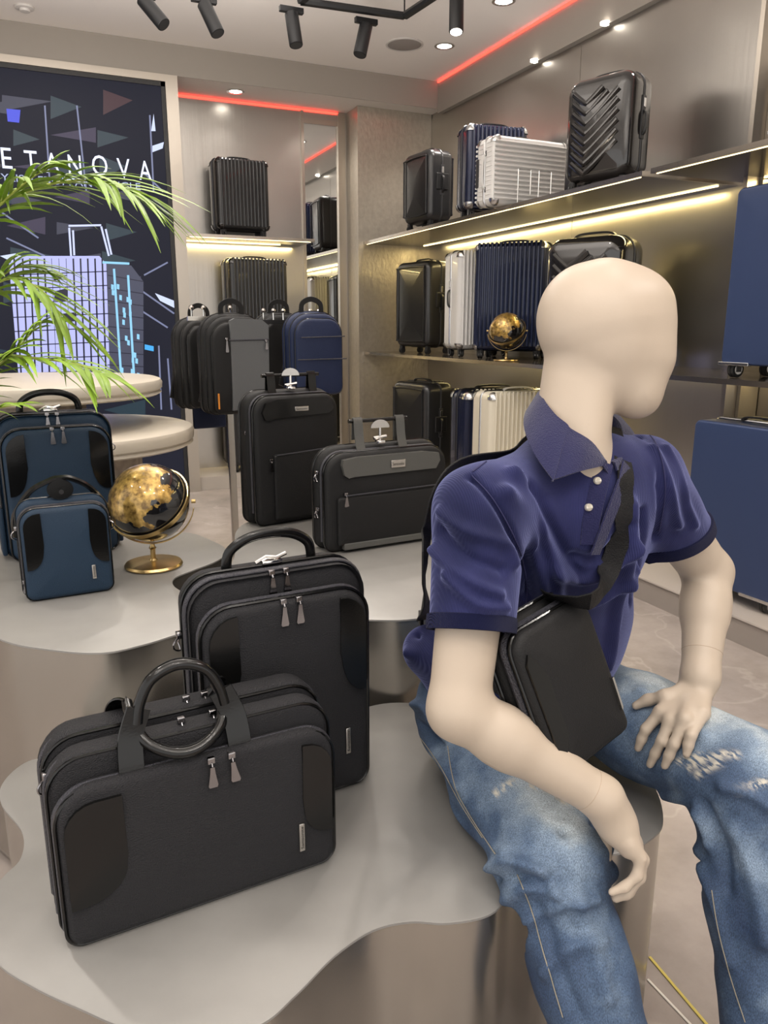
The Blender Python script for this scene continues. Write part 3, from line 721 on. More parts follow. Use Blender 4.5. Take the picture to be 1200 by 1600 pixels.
def seam(prims, pix, r, m, parent, name='seam', lift=.001):
    P3 = [onsurf(prims, px, py, lift) for px, py in pix]; P3 = [p for p in P3 if p is not None]
    if len(P3) < 2: return
    b = B(); tube(b, catmull(P3, 5), r, 5); kid(name, b, m, parent)
from mathutils.bvhtree import BVHTree
def bvh_of(o):
    off = Vector((0, 0, 0)); p = o
    while p: off += Vector(p.location); p = p.parent
    me = o.data; return BVHTree.FromPolygons([v.co+off for v in me.vertices], [tuple(p.vertices) for p in me.polygons])
def hit(bv, px, py, lift=.001):
    d = ray(px, py).normalized(); o = Vector((0, 0, H)); r = bv.ray_cast(o, d)
    if r[0] is None: return None
    return r[0]+r[1]*lift*(1 if r[1].dot(d) < 0 else -1)
def hitc(bv, px, py, lift=.001):
    q = hit(bv, px, py, lift)
    if q is not None: return q
    d = ray(px, py).normalized(); best = None
    for k in range(160):
        p = Vector((0, 0, H))+d*(.9+k*.008); n = bv.find_nearest(p)
        if best is None or n[3] < best[0]: best = (n[3], n[0], n[1], p)
    return best[1]+best[2]*lift
def bseam(bv, pix, r, m, parent, name='seam', lift=.0012, dense=12):
    cps = catmull([Vector((x, y, 0)) for x, y in pix], dense); P3 = [hit(bv, c.x, c.y, lift) for c in cps]; P3 = [p for p in P3 if p is not None]
    if len(P3) < 3: return
    P3 = [(P3[max(i-1, 0)]+P3[i]*2+P3[min(i+1, len(P3)-1)])/4 for i in range(len(P3))]
    b = B(); tube(b, P3, r, 5); return kid(name, b, m, parent)
# limbs
# ---------------------------------- jeans
jn = []
def j2(p, q, a, b, k=.04, **kw): jn.append(cone(p, q, a, b, k, **kw))
jn.append(ell(pel-spn*.01+fw_*.01-rt_*.02, (sx_, spn, fr_), (.195, .125, .135), .04))
j2(rhip+V3((-.005, .02, 0)), (rhip+rkn)/2, .098, .098, .05); j2((rhip+rkn)/2, rkn, .096, .084, .04)
j2(lhip, (lhip+lkn)/2, .098, .096, .05); j2((lhip+lkn)/2, lkn, .096, .088, .04)
rhem = A(934, 1600, 1.20); lhem = A(1208, 1600, 1.30)
rd = (rhem-rkn)/np.linalg.norm(rhem-rkn); ld = (lhem-lkn)/np.linalg.norm(lhem-lkn)
def drop(k_, h_): 
    e = h_.copy(); d = (h_-k_); e = k_+d*((k_[2]-.06)/(k_[2]-h_[2])) if h_[2] < k_[2] else h_; return e
rend, lend = drop(rkn, rhem), drop(lkn, lhem)
rank, lank = rend+V3((0, 0, .04)), lend+V3((0, 0, .04))
j2(rkn+V3((0, 0, -.015)), rkn+(rend-rkn)*.35, .080, .072, .04); j2(rkn+(rend-rkn)*.3, rend, .072, .082, .04)
j2(lkn+V3((0, 0, -.02)), lkn+(lend-lkn)*.35, .090, .082, .04); j2(lkn+(lend-lkn)*.3, lend, .082, .086, .04)
# the leg opening bulge behind the right knee and the roll of cloth at the waist
chainj = [(A(890, 1340, 1.21), A(944, 1322, 1.24), .034, .017), (A(890, 1366, 1.21), A(948, 1362, 1.24), .034, .018)]
for a, b, r0, r1 in chainj: j2(a, b, r0, r1, .012)
jbase = list(jn)
# ---------------------------------- jeans mesh
den = mat('faded_denim', (.10, .17, .32), .75, 0)
def denim(m):
    n = m.node_tree.nodes; l = m.node_tree.links; b = n['Principled BSDF']; tc = n['Texture Coordinate']
    def mixc(f, a, c):
        mx = n.new('ShaderNodeMix'); mx.data_type = 'RGBA'
        for i_, v in ((0, f), (6, a), (7, c)):
            if isinstance(v, tuple): mx.inputs[i_].default_value = (*v, 1)
            else: l.new(v, mx.inputs[i_])
        return mx.outputs[2]
    def noise(s, d=5, st=(1, 1, 1)):
        mp = n.new('ShaderNodeMapping'); mp.inputs['Scale'].default_value = st; l.new(tc.outputs['Object'], mp.inputs[0])
        t = n.new('ShaderNodeTexNoise'); t.inputs['Scale'].default_value = s; t.inputs['Detail'].default_value = d; l.new(mp.outputs[0], t.inputs['Vector']); return t.outputs['Fac']
    def rng(v, a, b_, c=0, d=1):
        r_ = n.new('ShaderNodeMapRange'); l.new(v, r_.inputs[0]); r_.inputs[1].default_value = a; r_.inputs[2].default_value = b_; r_.inputs[3].default_value = c; r_.inputs[4].default_value = d; return r_.outputs[0]
    at_ = n.new('ShaderNodeAttribute'); at_.attribute_name = 'fade'
    add = n.new('ShaderNodeMath'); add.operation = 'ADD'; l.new(at_.outputs['Fac'], add.inputs[0]); l.new(rng(noise(9), .3, .7, -.28, .28), add.inputs[1])
    base = n.new('ShaderNodeValToRGB'); e = base.color_ramp.elements
    e[0].position = 0; e[0].color = (.012, .028, .075, 1); e[1].position = 1; e[1].color = (.46, .52, .56, 1)
    e2 = base.color_ramp.elements.new(.45); e2.color = (.060, .10, .175, 1); e3 = base.color_ramp.elements.new(.75); e3.color = (.20, .27, .36, 1)
    l.new(add.outputs[0], base.inputs[0])
    weave = rng(noise(650, 2, (1, 1, .4)), .32, .68, .62, 1.38)
    hs = n.new('ShaderNodeHueSaturation'); l.new(base.outputs[0], hs.inputs['Color']); l.new(weave, hs.inputs['Value'])
    a2 = n.new('ShaderNodeAttribute'); a2.attribute_name = 'scuff'
    sc_ = n.new('ShaderNodeMath'); sc_.operation = 'MULTIPLY'; l.new(a2.outputs['Fac'], sc_.inputs[0]); l.new(rng(noise(170, 3, (1, .25, 1)), .42, .56, 0, 1), sc_.inputs[1])
    l.new(mixc(sc_.outputs[0], hs.outputs[0], (.60, .56, .47)), b.inputs['Base Color'])
    bp = n.new('ShaderNodeBump'); bp.inputs['Strength'].default_value = .35; bp.inputs['Distance'].default_value = .0015
    l.new(noise(500, 2), bp.inputs['Height']); l.new(bp.outputs[0], b.inputs['Normal'])
denim(den)
jf = folds(jbase, [
 ([(760, 1360), (800, 1345), (850, 1360)], .009, .008), ([(770, 1375), (815, 1372), (850, 1385)], .008, -.007), ([(790, 1405), (830, 1385), (870, 1395)], .009, .006),
 ([(820, 1440), (880, 1410), (930, 1405)], .010, .006), ([(850, 1520), (890, 1480), (940, 1470)], .011, .006), ([(900, 1400), (925, 1480), (950, 1560)], .012, .006),
 ([(840, 1420), (870, 1500), (905, 1590)], .012, -.005), ([(640, 1100), (665, 1105), (680, 1130)], .010, .009), ([(635, 1125), (665, 1140), (690, 1170)], .010, -.007),
 ([(650, 1150), (690, 1190), (720, 1230)], .010, .006), ([(900, 1255), (950, 1275), (1010, 1290), (1060, 1280)], .012, .009), ([(980, 1225), (1030, 1255), (1080, 1262)], .010, -.007),
 ([(1040, 1240), (1090, 1270), (1110, 1320)], .012, .008), ([(1100, 1260), (1130, 1320), (1135, 1390)], .012, -.006), ([(1150, 1300), (1180, 1380), (1195, 1470)], .014, .008),
 ([(1090, 1330), (1115, 1400), (1140, 1500)], .012, .006), ([(1000, 1080), (1040, 1100), (1100, 1150)], .012, .004), ([(1130, 1230), (1170, 1240), (1200, 1260)], .010, .006),
 ([(880, 1300), (930, 1290), (950, 1310)], .008, -.006), ([(700, 1260), (740, 1300), (790, 1330)], .011, .005)])
def jd(P, N):
    return jf(P, N)+.0018*np.sin(P[:, 0]*55+4*np.sin(P[:, 2]*23))*np.cos(P[:, 1]*31)
jeans = mesh_obj('jeans', mesh_sdf(jn, .0038, [((0, 0, -1), (q_[0], q_[1], .4535), .17) for q_ in (pel, rhip, lhip, (rhip+rkn)/2, (lhip+lkn)/2, rhip*.25+rkn*.75, lhip*.3+lkn*.7)]+[(-np.array((0, 0, 1.)), (rend[0], rend[1], .045), .15), (-np.array((0, 0, 1.)), (lend[0], lend[1], .045), .15)]), den, man, jd)
me = jeans.data; N_ = len(me.vertices); co_ = np.empty(N_*3); me.vertices.foreach_get('co', co_); co_ = co_.reshape(-1, 3)
fade = np.full(N_, .27)+.13*np.clip((co_[:, 2]-.3)/.3, -1, 1); scuff = np.zeros(N_)
def axial(a, b, rad, amp, off):
    global fade
    d = seg_d(co_, [tuple(np.array(a)+off), tuple(np.array(b)+off)]); fade += amp*np.exp(-(d/rad)**2)
axial(rhip+(rkn-rhip)*.35, rkn, .085, .62, V3((0, -.03, .09))); axial(lhip+(lkn-lhip)*.4, lkn, .080, .45, V3((0, -.03, .09)))
axial(rkn, rkn+(rend-rkn)*.6, .06, .14, V3((0, -.08, 0))); axial(lkn, lkn+(lend-lkn)*.6, .06, .12, V3((0, -.08, 0)))
for pix in ([(775, 1240), (800, 1222)], [(830, 1228), (865, 1240), (880, 1255)], [(860, 1235), (875, 1245)], [(1075, 1200), (1130, 1178), (1150, 1180)], [(1090, 1210), (1125, 1192)], [(1155, 1235), (1195, 1222)], [(1060, 1190), (1100, 1180)]):
    P3 = [onsurf(jbase, *p, 0) for p in pix]; P3 = [tuple(p) for p in P3 if p is not None]
    if len(P3) > 1: scuff += np.exp(-(seg_d(co_, P3)/.007)**2)
for nm, arr in (('fade', fade), ('scuff', np.clip(scuff, 0, 1))):
    a_ = me.attributes.new(nm, 'FLOAT', 'POINT'); a_.data.foreach_set('value', arr.astype(np.float32))
stitch = mat('tan_stitching', (.30, .27, .21), .7)
jseams = ([(655, 1150), (690, 1200), (720, 1255), (755, 1310)], [(700, 1165), (712, 1230), (745, 1290), (775, 1335)], [(808, 1365), (830, 1420), (850, 1490), (880, 1590)], [(985, 1240), (1030, 1268), (1060, 1300), (1085, 1350)], [(1112, 1390), (1122, 1450), (1140, 1520), (1165, 1598)])
JB = bvh_of(jeans)
for s_ in jseams: bseam(JB, s_, .0009, stitch, jeans)
pk_ = [(925, 1270), (960, 1262)]
body = []
K = .03
def c2(p, q, a, b, k=.02, **kw): body.append(cone(p, q, a, b, k, **kw))
D_ = 1.31; pxr = D_/1200
# head
c2(A(925, 505, D_), A(948, 500, D_), 93*pxr, 93*pxr, .03, flat=hside, s=.80)
c2(A(958, 520, D_), A(962, 545, D_), 90*pxr, 84*pxr, .03, flat=hside, s=.78)
c2(A(962, 560, D_), A(1000, 613, D_), 72*pxr, 37*pxr, .015, flat=hside, s=.80)
c2(A(930, 585, D_), A(985, 610, D_), 46*pxr, 40*pxr, .02, flat=hside, s=1.05)
c2(A(1003, 480, D_), A(1012, 560, D_), 44*pxr, 36*pxr, .04, flat=hside, s=1.0)
# neck
c2(A(904, 585, D_), A(888, 735, D_-.005), 56*pxr, 60*pxr, .014)
c2(A(928, 610, D_-.03), A(912, 725, D_-.05), 20*pxr, 16*pxr, .03)
c2(neck-spn*.07, rsh, .045, .040, .03); c2(neck-spn*.07, lsh, .045, .040, .03)
body.append(ell(chest, (sx_, spn, fr_), (.15, .19, .10), .05)); body.append(ell(pel+spn*.05, (sx_, spn, fr_), (.13, .16, .09), .05))
# right arm
c2(rsh, rel, .056, .045, .02); c2(rel, rel+(rwr-rel)*.35, .043, .043, .02); c2(rel+(rwr-rel)*.30, rwr, .043, .031, .02)
# left arm
c2(lsh, lel, .056, .046, .02); c2(lel, lel+(lwr-lel)*.4, .044, .043, .02); c2(lel+(lwr-lel)*.3, lwr, .044, .033, .02)
# thighs and feet hidden in the jeans
c2(rhip, rkn, .06, .05); c2(lhip, lkn, .06, .05)
c2(rkn, rank, .045, .032); c2(lkn, lank, .045, .032)
for an in (rank, lank): c2(an+V3((0, .02, -.055)), an+V3((.05, -.15, -.068)), .04, .028, .03)
# right hand: hanging from the wrist, fingers curled back under
def chain(pts, rr, k=.006):
    for a, b, r0, r1 in zip(pts, pts[1:], rr, rr[1:]): c2(a, b, r0, r1, k)
hd = 1.18
c2(rwr, A(962, 1285, hd), .030, .030, .02, flat=fw_, s=1.0)
c2(A(958, 1275, hd+.0), A(984, 1322, hd-.012), .027, .019, .018); c2(A(962, 1275, hd+.03), A(986, 1318, hd+.045), .022, .019, .018)
for j, (dd, px0, tipx, tipy, ln) in enumerate(((-.022, 0, 956, 1394, 0), (-.001, 3, 962, 1404, 3), (.020, 3, 968, 1402, 3), (.041, 0, 972, 1392, 0))):
    q = [A(983+px0, 1318, hd+dd), A(1001+px0, 1340+ln, hd+dd+.001), A(996+px0, 1368+ln, hd+dd+.002), A((tipx+996)/2, tipy-8, hd+dd+.003), A(tipx, tipy, hd+dd+.004)]
    chain(q, (.013, .0095, .0088, .0082, .0068) if j else (.012, .0088, .0080, .0075, .0062), .007)
chain([A(950, 1280, hd+.045), A(946, 1302, hd+.055), A(944, 1322, hd+.052), A(949, 1340, hd+.045)], (.015, .0115, .010, .008), .009)
# ---------------------------------- left hand, resting on the thigh
def S(px, py, up=.008): return np.array(hitc(JB, px, py, up))
lw2 = S(1088, 1092, .034)+up_*.010
c2(lwr, lw2, .031, .027, .02)
kn = [S(1040, 1122, .022), S(1060, 1131, .023), S(1079, 1134, .022), S(1098, 1128, .018)]
for q in kn: c2(lw2, q, .020, .014, .014)
for k_, ms, tip in ((0, (1016, 1142), (1001, 1168)), (1, (1042, 1160), (1020, 1193)), (2, (1062, 1166), (1043, 1196)), (3, (1091, 1152), (1077, 1180))):
    mid = S(*ms, .0165); tp = S(*tip, .0075)
    dp = mid+(tp-mid)*.55+up_*.001
    chain([kn[k_], mid, dp, tp], (.0125, .0095, .0088, .0072), .006)
chain([S(1068, 1098, .024), S(1042, 1098, .018), S(1016, 1098, .012), S(996, 1106, .0085)], (.016, .0115, .0100, .0082), .010)
bo = mesh_obj('body', mesh_sdf(body, .0032), skin, man)
# joint lines of the mannequin (thin dark rings) and nails
line = mat('joint_line', (.40, .31, .23), .6)
def ring(c, ax, r, parent, nm='joint_line'):
    ax = Vector(ax).normalized(); u = ax.orthogonal().normalized(); v = ax.cross(u); pts = []
    for k in range(40):
        a = 2*math.pi*k/40; d = np.array(u*math.cos(a)+v*math.sin(a))
        t = r*.4
        for _ in range(60):
            f = float(field(body, (np.array(c)+d*t)[None])[0])
            if f > -.0002: break
            t += max(-f, .0003)
        pts.append(Vector(np.array(c)+d*(t-.0002))-MB)
    b = B(); tube(b, pts, .0006, 5, closed=True); obj(nm, b, line, parent)
ring(rel+(rwr-rel)*.90, rwr-rel, .036, bo); bo.children[0].location = (0, 0, 0)
ring(lel+(lwr-lel)*.78, lwr-lel, .036, bo)
for c in bo.children: c.location = -bo.location-MB+MB; c.matrix_parent_inverse = Matrix.Identity(4)
for c in bo.children: c.location = MB
# ---------------------------------- shirt
velv = mat('navy_velvet', (.028, .030, .125), .75, 0, .0, 100, sheen=.6, spec=.2)
def cloth_nodes(m, c1, c2_, scale, strength, dirn, vscale, rib=None):
    n = m.node_tree.nodes; l = m.node_tree.links; b = n['Principled BSDF']
    tc = n['Texture Coordinate']; t = n.new('ShaderNodeTexNoise'); t.inputs['Scale'].default_value = vscale; t.inputs['Detail'].default_value = 5
    l.new(tc.outputs['Object'], t.inputs['Vector'])
    cr = n.new('ShaderNodeValToRGB'); e = cr.color_ramp.elements; e[0].position = .35; e[0].color = (*c1, 1); e[1].position = .7; e[1].color = (*c2_, 1)
    l.new(t.outputs['Fac'], cr.inputs[0]); l.new(cr.outputs[0], b.inputs['Base Color'])
    w_ = n.new('ShaderNodeTexWave'); w_.inputs['Scale'].default_value = scale; w_.inputs['Distortion'].default_value = .6; w_.bands_direction = dirn
    l.new(tc.outputs['Object'], w_.inputs['Vector'])
    bp = n.new('ShaderNodeBump'); bp.inputs['Strength'].default_value = strength; bp.inputs['Distance'].default_value = .002
    l.new(w_.outputs['Fac'], bp.inputs['Height']); l.new(bp.outputs[0], b.inputs['Normal'])
cloth_nodes(velv, (.007, .009, .042), (.022, .025, .098), 110, .3, 'X', 7)
velv.node_tree.nodes['Principled BSDF'].inputs['Sheen Tint'].default_value = (.45, .5, .95, 1)
sh = []
def s2(p, q, a, b, k=.05, **kw): sh.append(cone(p, q, a, b, k, **kw))
sh.append(ell(chest+fw_*.01, (sx_, spn, fr_), (.195, .22, .135), .05))
sh.append(ell((chest*.45+pel*.55)+fr_*.02, (sx_, spn, fr_), (.195, .21, .155), .05))
sh.append(ell(pel+spn*.05-rt_*.022, (sx_, spn, fr_), (.205, .12, .155), .04)); s2(A(668, 1015, 1.60), A(720, 1045, 1.52), .052, .05, .04)
s2(neck-spn*.055, rsh+spn*.005, .060, .066, .05); s2(neck-spn*.055, lsh+spn*.005, .060, .066, .05)
rcf, lcf = A(735, 985, 1.165), A(1062, 838, 1.475)
s2(rsh, rsh+(rcf-rsh)*1.25, .072, .063, .03, ); s2(lsh+V3((.0, 0, -.0)), lsh+(lcf-lsh)*1.3, .074, .064, .03)
hem_n = -(spn*.9); hem_p = pel-spn*.03
rdir = (rcf-rsh)/np.linalg.norm(rcf-rsh); ldir = (lcf-lsh)/np.linalg.norm(lcf-lsh)
rcn = rdir+rt_*.05; lcn = ldir*.8+V3((0, 0, -.35))
cuts = [(rcn, rcf, .12), (lcn, lcf, .12), (-spn, hem_p, .26)]
GAIN = 2.1
sf = folds(sh, [
 ([(735, 745), (775, 790), (812, 860), (822, 930), (800, 990)], .006, -.006),       # armhole seam
 ([(800, 740), (850, 830), (870, 900), (868, 950)], .010, .007), ([(830, 760), (875, 850), (905, 900)], .009, -.006),
 ([(790, 770), (830, 850), (850, 920), (850, 980)], .012, .008), ([(870, 890), (910, 905), (950, 890), (985, 850)], .010, .008),
 ([(860, 930), (900, 945), (950, 925), (990, 890)], .010, .007), ([(900, 870), (940, 870), (980, 820)], .009, -.006),
 ([(690, 800), (730, 830), (790, 850), (805, 880)], .009, .005), ([(680, 860), (730, 905), (780, 930)], .009, .006),
 ([(700, 900), (745, 945), (790, 950)], .008, .006), ([(690, 830), (730, 870), (785, 890)], .008, -.005),
 ([(1000, 680), (1030, 760), (1025, 840)], .007, -.005), ([(1020, 700), (1045, 760), (1060, 820)], .008, .005), ([(985, 790), (980, 870), (960, 960), (945, 1040)], .014, .008),
 ([(1040, 700), (1070, 770), (1085, 820)], .008, .004), ([(640, 1020), (680, 1035), (700, 1050)], .012, .008), ([(650, 990), (680, 1010)], .009, -.007),
 ([(1005, 800), (1000, 880), (985, 940)], .008, -.006)])
def shirt_disp(P, N):
    d = sf(P, N); q = P@np.array([spn, sx_, fr_]).T
    d += .0015*np.sin(q[:, 1]*48+3*np.sin(q[:, 0]*17))*np.clip((q[:, 0]-q[:, 0].min())/.3, 0, 1)
    return d
shirt = mesh_obj('polo_shirt', mesh_sdf(sh, .0036, cuts, carve=[cone(rsh+(rcf-rsh)*.72, rel, .0535, .0535), cone(lsh+(lcf-lsh)*.7, lel, .054, .054)]), velv, man, shirt_disp)
navyrib = mat('navy_rib_knit', (.006, .008, .040), .8, 0, .6, 260, spec=.15, sheen=.05, kind='X')
def cuff(c, ax, rr, name):
    ax = Vector(ax).normalized(); u = ax.orthogonal().normalized(); v = ax.cross(u); b = B(); rings = []
    for z, e_ in ((-.012, .0005), (-.011, .003), (0, .0038), (.011, .0032), (.012, .001), (.011, -.003), (-.010, -.004)):
        ring_ = []
        for k in range(48):
            a = 2*math.pi*k/48; d = np.array(u*math.cos(a)+v*math.sin(a)); base = np.array(c)+np.array(ax)*(z)
            t = rr
            q0 = np.array(c)-np.array(ax)*.010
            lo_, hi_ = .03, .13
            for _ in range(22):
                mid = (lo_+hi_)/2
                if float(field(sh, (q0+d*mid)[None])[0]) < 0: lo_ = mid
                else: hi_ = mid
            ring_.append(Vector(base+d*(min(lo_, .085)+e_)))
        rings.append(ring_)
    loft(b, rings+[rings[0]], False, False); return kid(name, b, navyrib, shirt)
cuff(rcf-rcn/np.linalg.norm(rcn)*.010, rcn, .06, 'sleeve_cuff'); cuff(lcf-lcn/np.linalg.norm(lcn)*.010, lcn, .06, 'sleeve_cuff')
# collar: two leaves folded down around the neck
def Q(px, py, D): return Vector(A(px, py, D))
collar = mat('navy_collar', (.014, .015, .062), .75, 0, .5, 420, sheen=.3, spec=.2)
ct = [Q(949, 722, 1.245), Q(925, 690, 1.228), Q(893, 670, 1.225), Q(886, 662, 1.23), Q(866, 645, 1.25), Q(848, 617, 1.30), Q(862, 596, 1.37), Q(905, 605, 1.42), Q(945, 640, 1.42), Q(968, 660, 1.385), Q(973, 690, 1.33), Q(955, 722, 1.262)]
cb = [Q(942, 728, 1.222), Q(900, 738, 1.17), Q(868, 748, 1.160), Q(862, 747, 1.162), Q(830, 700, 1.215), Q(818, 655, 1.30), Q(838, 630, 1.40), Q(905, 640, 1.46), Q(970, 655, 1.455), Q(998, 690, 1.405), Q(1000, 718, 1.335), Q(965, 735, 1.250)]
def sheet(rows, th, sm=5):
    b = B(); R_ = [catmull(r, sm) for r in rows]; n = len(R_[0])
    for i in range(len(R_)): 
        pass
    vs = [[b.verts.new(p) for p in r] for r in R_]
    for a_, c_ in zip(vs, vs[1:]):
        for k in range(n-1): b.faces.new((a_[k], a_[k+1], c_[k+1], c_[k]))
    bmesh.ops.recalc_face_normals(b, faces=b.faces)
    bmesh.ops.solidify(b, geom=b.faces[:], thickness=th); return b
up3 = Vector(up_)
mid = [(a*.5+c*.5)+up3*.006-Vector(fw_)*.004 for a, c in zip(ct, cb)]
kid('collar', sheet([[p-up3*.02+Vector(fw_)*.0 for p in ct], ct, [a*.8+c*.2+up3*.004 for a, c in zip(ct, cb)], mid, cb], .003), collar, shirt)
# placket with buttons
SB = bvh_of(shirt)
def bflap(pix, wd, lift, upv):
    P = [hit(SB, px, py, lift) for px, py in pix]; b = B(); band(b, catmull([p for p in P if p is not None], 4), wd, .003, up=upv); return b
kid('placket', bflap([(943, 724), (936, 750), (929, 780), (922, 815), (919, 850)], .028, .003, Vector(-fw_)), collar, shirt)
kid('placket', bflap([(975, 728), (968, 755), (955, 790), (940, 830), (927, 862)], .026, .006, Vector(-fw_+rt_*.9)), collar, shirt)
pearl = mat('pearl_button', (.62, .58, .50), .25, coat=.5)
for px, py in ((931, 752), (918, 792)):
    q = hit(SB, px, py, .006); ax = Vector(-fw_+rt_*.25).normalized(); b = B()
    tube(b, [q-ax*.005, q-ax*.0005, q+ax*.001, q+ax*.001], .0062, 16, radii=[1, 1, .9, .5]); kid('button', b, pearl, shirt)
# hem seam of the shoulder
seamm = mat('navy_seam', (.02, .02, .08), .8)
for s_ in ([(737, 742), (775, 785), (812, 860), (824, 930), (806, 985)], [(1003, 668), (1028, 700), (1040, 760), (1030, 830)], [(738, 738), (790, 700), (835, 668)]): bseam(SB, s_, .0011, seamm, shirt)
# ================================================ BAGS
nylon = mat('charcoal_nylon', (.019, .019, .022), .58, 0, .9, 420, (1, 1, 1.6), spec=.3)
nylon2 = mat('black_nylon', (.0075, .0075, .008), .55, 0, .3, 500, spec=.3)
leather = mat('black_leather', (.004, .004, .004), .18, 0, .04, 260, spec=.45)
zipm = mat('zipper_tape', (.035, .035, .045), .4, 0, 1.0, 380)
bluecloth = mat('slate_blue_nylon', (.012, .030, .058), .55, 0, .35, 380, spec=.3)
greycloth = mat('grey_nylon', (.10, .105, .11), .5, 0, .3, 300, sheen=.1)
navycloth = mat('navy_nylon', (.010, .018, .055), .5, 0, .3, 300, spec=.3)
platem = mat('tag_plate', (.55, .53, .50), .25, 1, .02, 200)
ink = mat('tag_ink', (.05, .045, .04), .5)
def comp(t, nm, w, h, y0, y1, r, e, m, bulge=.004, z0=0.0, cx=0, bback=0):
    return obj(nm, slab(B(), w, h, y1-y0, r, e, cx, (y0+y1)/2, z0, bulge, bback, n=8, m=4), m, t)
def piping(t, w, h, r, y, rad, m, z0=0, cx=0, nm='piping', cut=0):
    pts = [Vector((cx+x, y, z0+z)) for x, z in outline(w, h, r, 0, 8)]
    return obj(nm, tube(B(), pts, rad, 6, closed=True), m, t)
def zipband(t, w, h, r, y, wd, m, z0=0, nm='zipper'):
    b = B(); o = [Vector((x, y, z0+z)) for x, z in outline(w, h, r, 0, 8)]
    k = [p for p in o if p.z > z0+h*.18]
    i = next(i for i in range(len(o)) if o[i].z > z0+h*.18 and o[i-1].z <= z0+h*.18)
    k = [o[(i+j) % len(o)] for j in range(len(o)) if o[(i+j) % len(o)].z > z0+h*.18]
    k = [Vector((k[0].x, y, z0+h*.10))]+k+[Vector((k[-1].x, y, z0+h*.10))]
    sweep(b, k, strap(.0022, wd), Vector((0, 1, 0))); zb = obj(nm, b, m, t)
    return zb
def sidepanel(t, sgn, w, h, y, wp, hb, m, r=.045, z0=0):
    "leather panel at the pocket's side, inner edge straight then curving out at the bottom"
    xo = w/2-.003; pts = []
    zt = z0+h-.004
    for k in range(6):
        a = R(90*k/5); pts.append((xo-r+r*math.cos(a), zt-r+r*math.sin(a)))
    pts.append((xo-wp, zt)); pts.append((xo-wp-.002, zt-(h-hb)*.55))
    for k in range(1, 9):
        a = R(90*k/8); pts.append((xo-wp*math.cos(a)**.8 if k < 8 else xo, z0+hb+(h-hb)*.30*(1-math.sin(a)) if 0 else z0+hb+(h*.22)*(1-math.sin(a))))
    b = B(); plate(b, [(sgn*x, z) for x, z in pts], y-.0022, y+.004)
    return obj('leather_side_panel', b, m, t, smooth=20)
def pull(t, x, y, z, L=.030, m=None, tilt=0, nm='zipper_pull'):
    m = m or darkchrome; b = B()
    box(b, x-.006, x+.006, y-.009, y-.001, z-.004, z+.006, .0015)
    tube(b, [(x, y-.009, z-.002), (x, y-.012, z-.006), (x, y-.009, z-.010)], .0016, 6)
    loft(b, [[(x+tilt*k+sx*wd, y-.008-dy, z-.008-k*L) for sx, dy in ((-1, 0), (1, 0), (1, .004), (-1, .004))] for k, wd in ((0, .0032), (.3, .0042), (.9, .0075), (1, .006))])
    return obj(nm, b, m, t, smooth=20)
def tagtext(s, parent, m, w, h, loc, vertical=True):
    cu = bpy.data.curves.new('t', 'FONT'); cu.body = s; cu.size = 1; cu.resolution_u = 2
    o = bpy.data.objects.new('t', cu); SC.collection.objects.link(o); bpy.context.view_layer.update()
    me = bpy.data.meshes.new_from_object(o.evaluated_get(bpy.context.evaluated_depsgraph_get())); bpy.data.objects.remove(o)
    c = np.array([v.co for v in me.vertices]); mn, mx = c.min(0), c.max(0)
    for v in me.vertices:
        x = (v.co.x-mn[0])/(mx[0]-mn[0])-.5; y = (v.co.y-mn[1])/(mx[1]-mn[1])-.5
        v.co = (-y*w+loc[0], loc[1], x*h+loc[2]) if vertical else (x*w+loc[0], loc[1], y*h+loc[2])
    o = bpy.data.objects.new('lettering', me); SC.collection.objects.link(o); me.materials.append(m); o.parent = parent; return o
def metaltag(t, x, y, z, w=.010, h=.048, vertical=True):
    b = B(); box(b, x-w/2, x+w/2, y-.004, y+.002, z-h/2, z+h/2, .0015); tg = obj('metal_tag', b, platem, t, smooth=20)
    tagtext('Samsonite', tg, ink, w*.5 if vertical else w*.8, h*.8 if vertical else h*.45, (x, y-.0045, z), vertical)
def dring(t, x, y, z, s=1):
    b = B(); tube(b, catmull([(x, y, z+.012), (x+s*.012, y-.006, z+.004), (x+s*.012, y-.006, z-.008), (x, y, z-.014), (x+s*.002, y+.006, z)], 4), .0018, 6, closed=True)
    box(b, x-.006, x+.006, y-.008, y+.008, z+.010, z+.022, .002); obj('strap_ring', b, darkchrome, t)
def rolled(t, pts, r, m, nm='handle', flat=None, sm=6):
    b = B(); P = catmull([Vector(p) for p in pts], sm); n = len(P)
    tube(b, P, r, 10); return obj(nm, b, m, t)
# ---- briefcase
OB[0] = .5
br = thing('briefcase', 'charcoal nylon briefcase with two rolled leather handles, frontmost on the front pedestal', 'briefcase', (.172, 1.145, .4527), 4)
W_ = .445
comp(br, 'rear_compartment', W_, .308, .006, .060, .055, .016, nylon, .003, bback=.01)
comp(br, 'middle_compartment', W_-.004, .295, -.042, .004, .055, .014, nylon, .003)
comp(br, 'front_pocket', W_-.016, .258, -.078, -.040, .052, .014, nylon, .007)
piping(br, W_+.001, .301, .055, .008, .0028, leather); piping(br, W_+.001, .300, .055, .050, .0028, leather); piping(br, W_-.002, .289, .055, -.038, .0028, leather); piping(br, W_-.002, .288, .055, 0, .0025, leather)
zipband(br, W_-.012, .255, .052, -.056, .014, zipm); piping(br, W_-.013, .253, .052, -.0675, .0034, leather, nm='front_piping'); zipband(br, W_+.004, .302, .055, .028, .012, zipm); zipband(br, W_+.0, .290, .055, -.019, .010, zipm)
sidepanel(br, -1, W_-.026, .242, -.0825, .082, .072, leather); sidepanel(br, 1, W_-.026, .242, -.0825, .050, .072, leather)
pull(br, .008, -.077, .2545, .034); pull(br, .040, -.077, .2545, .034, tilt=.004)
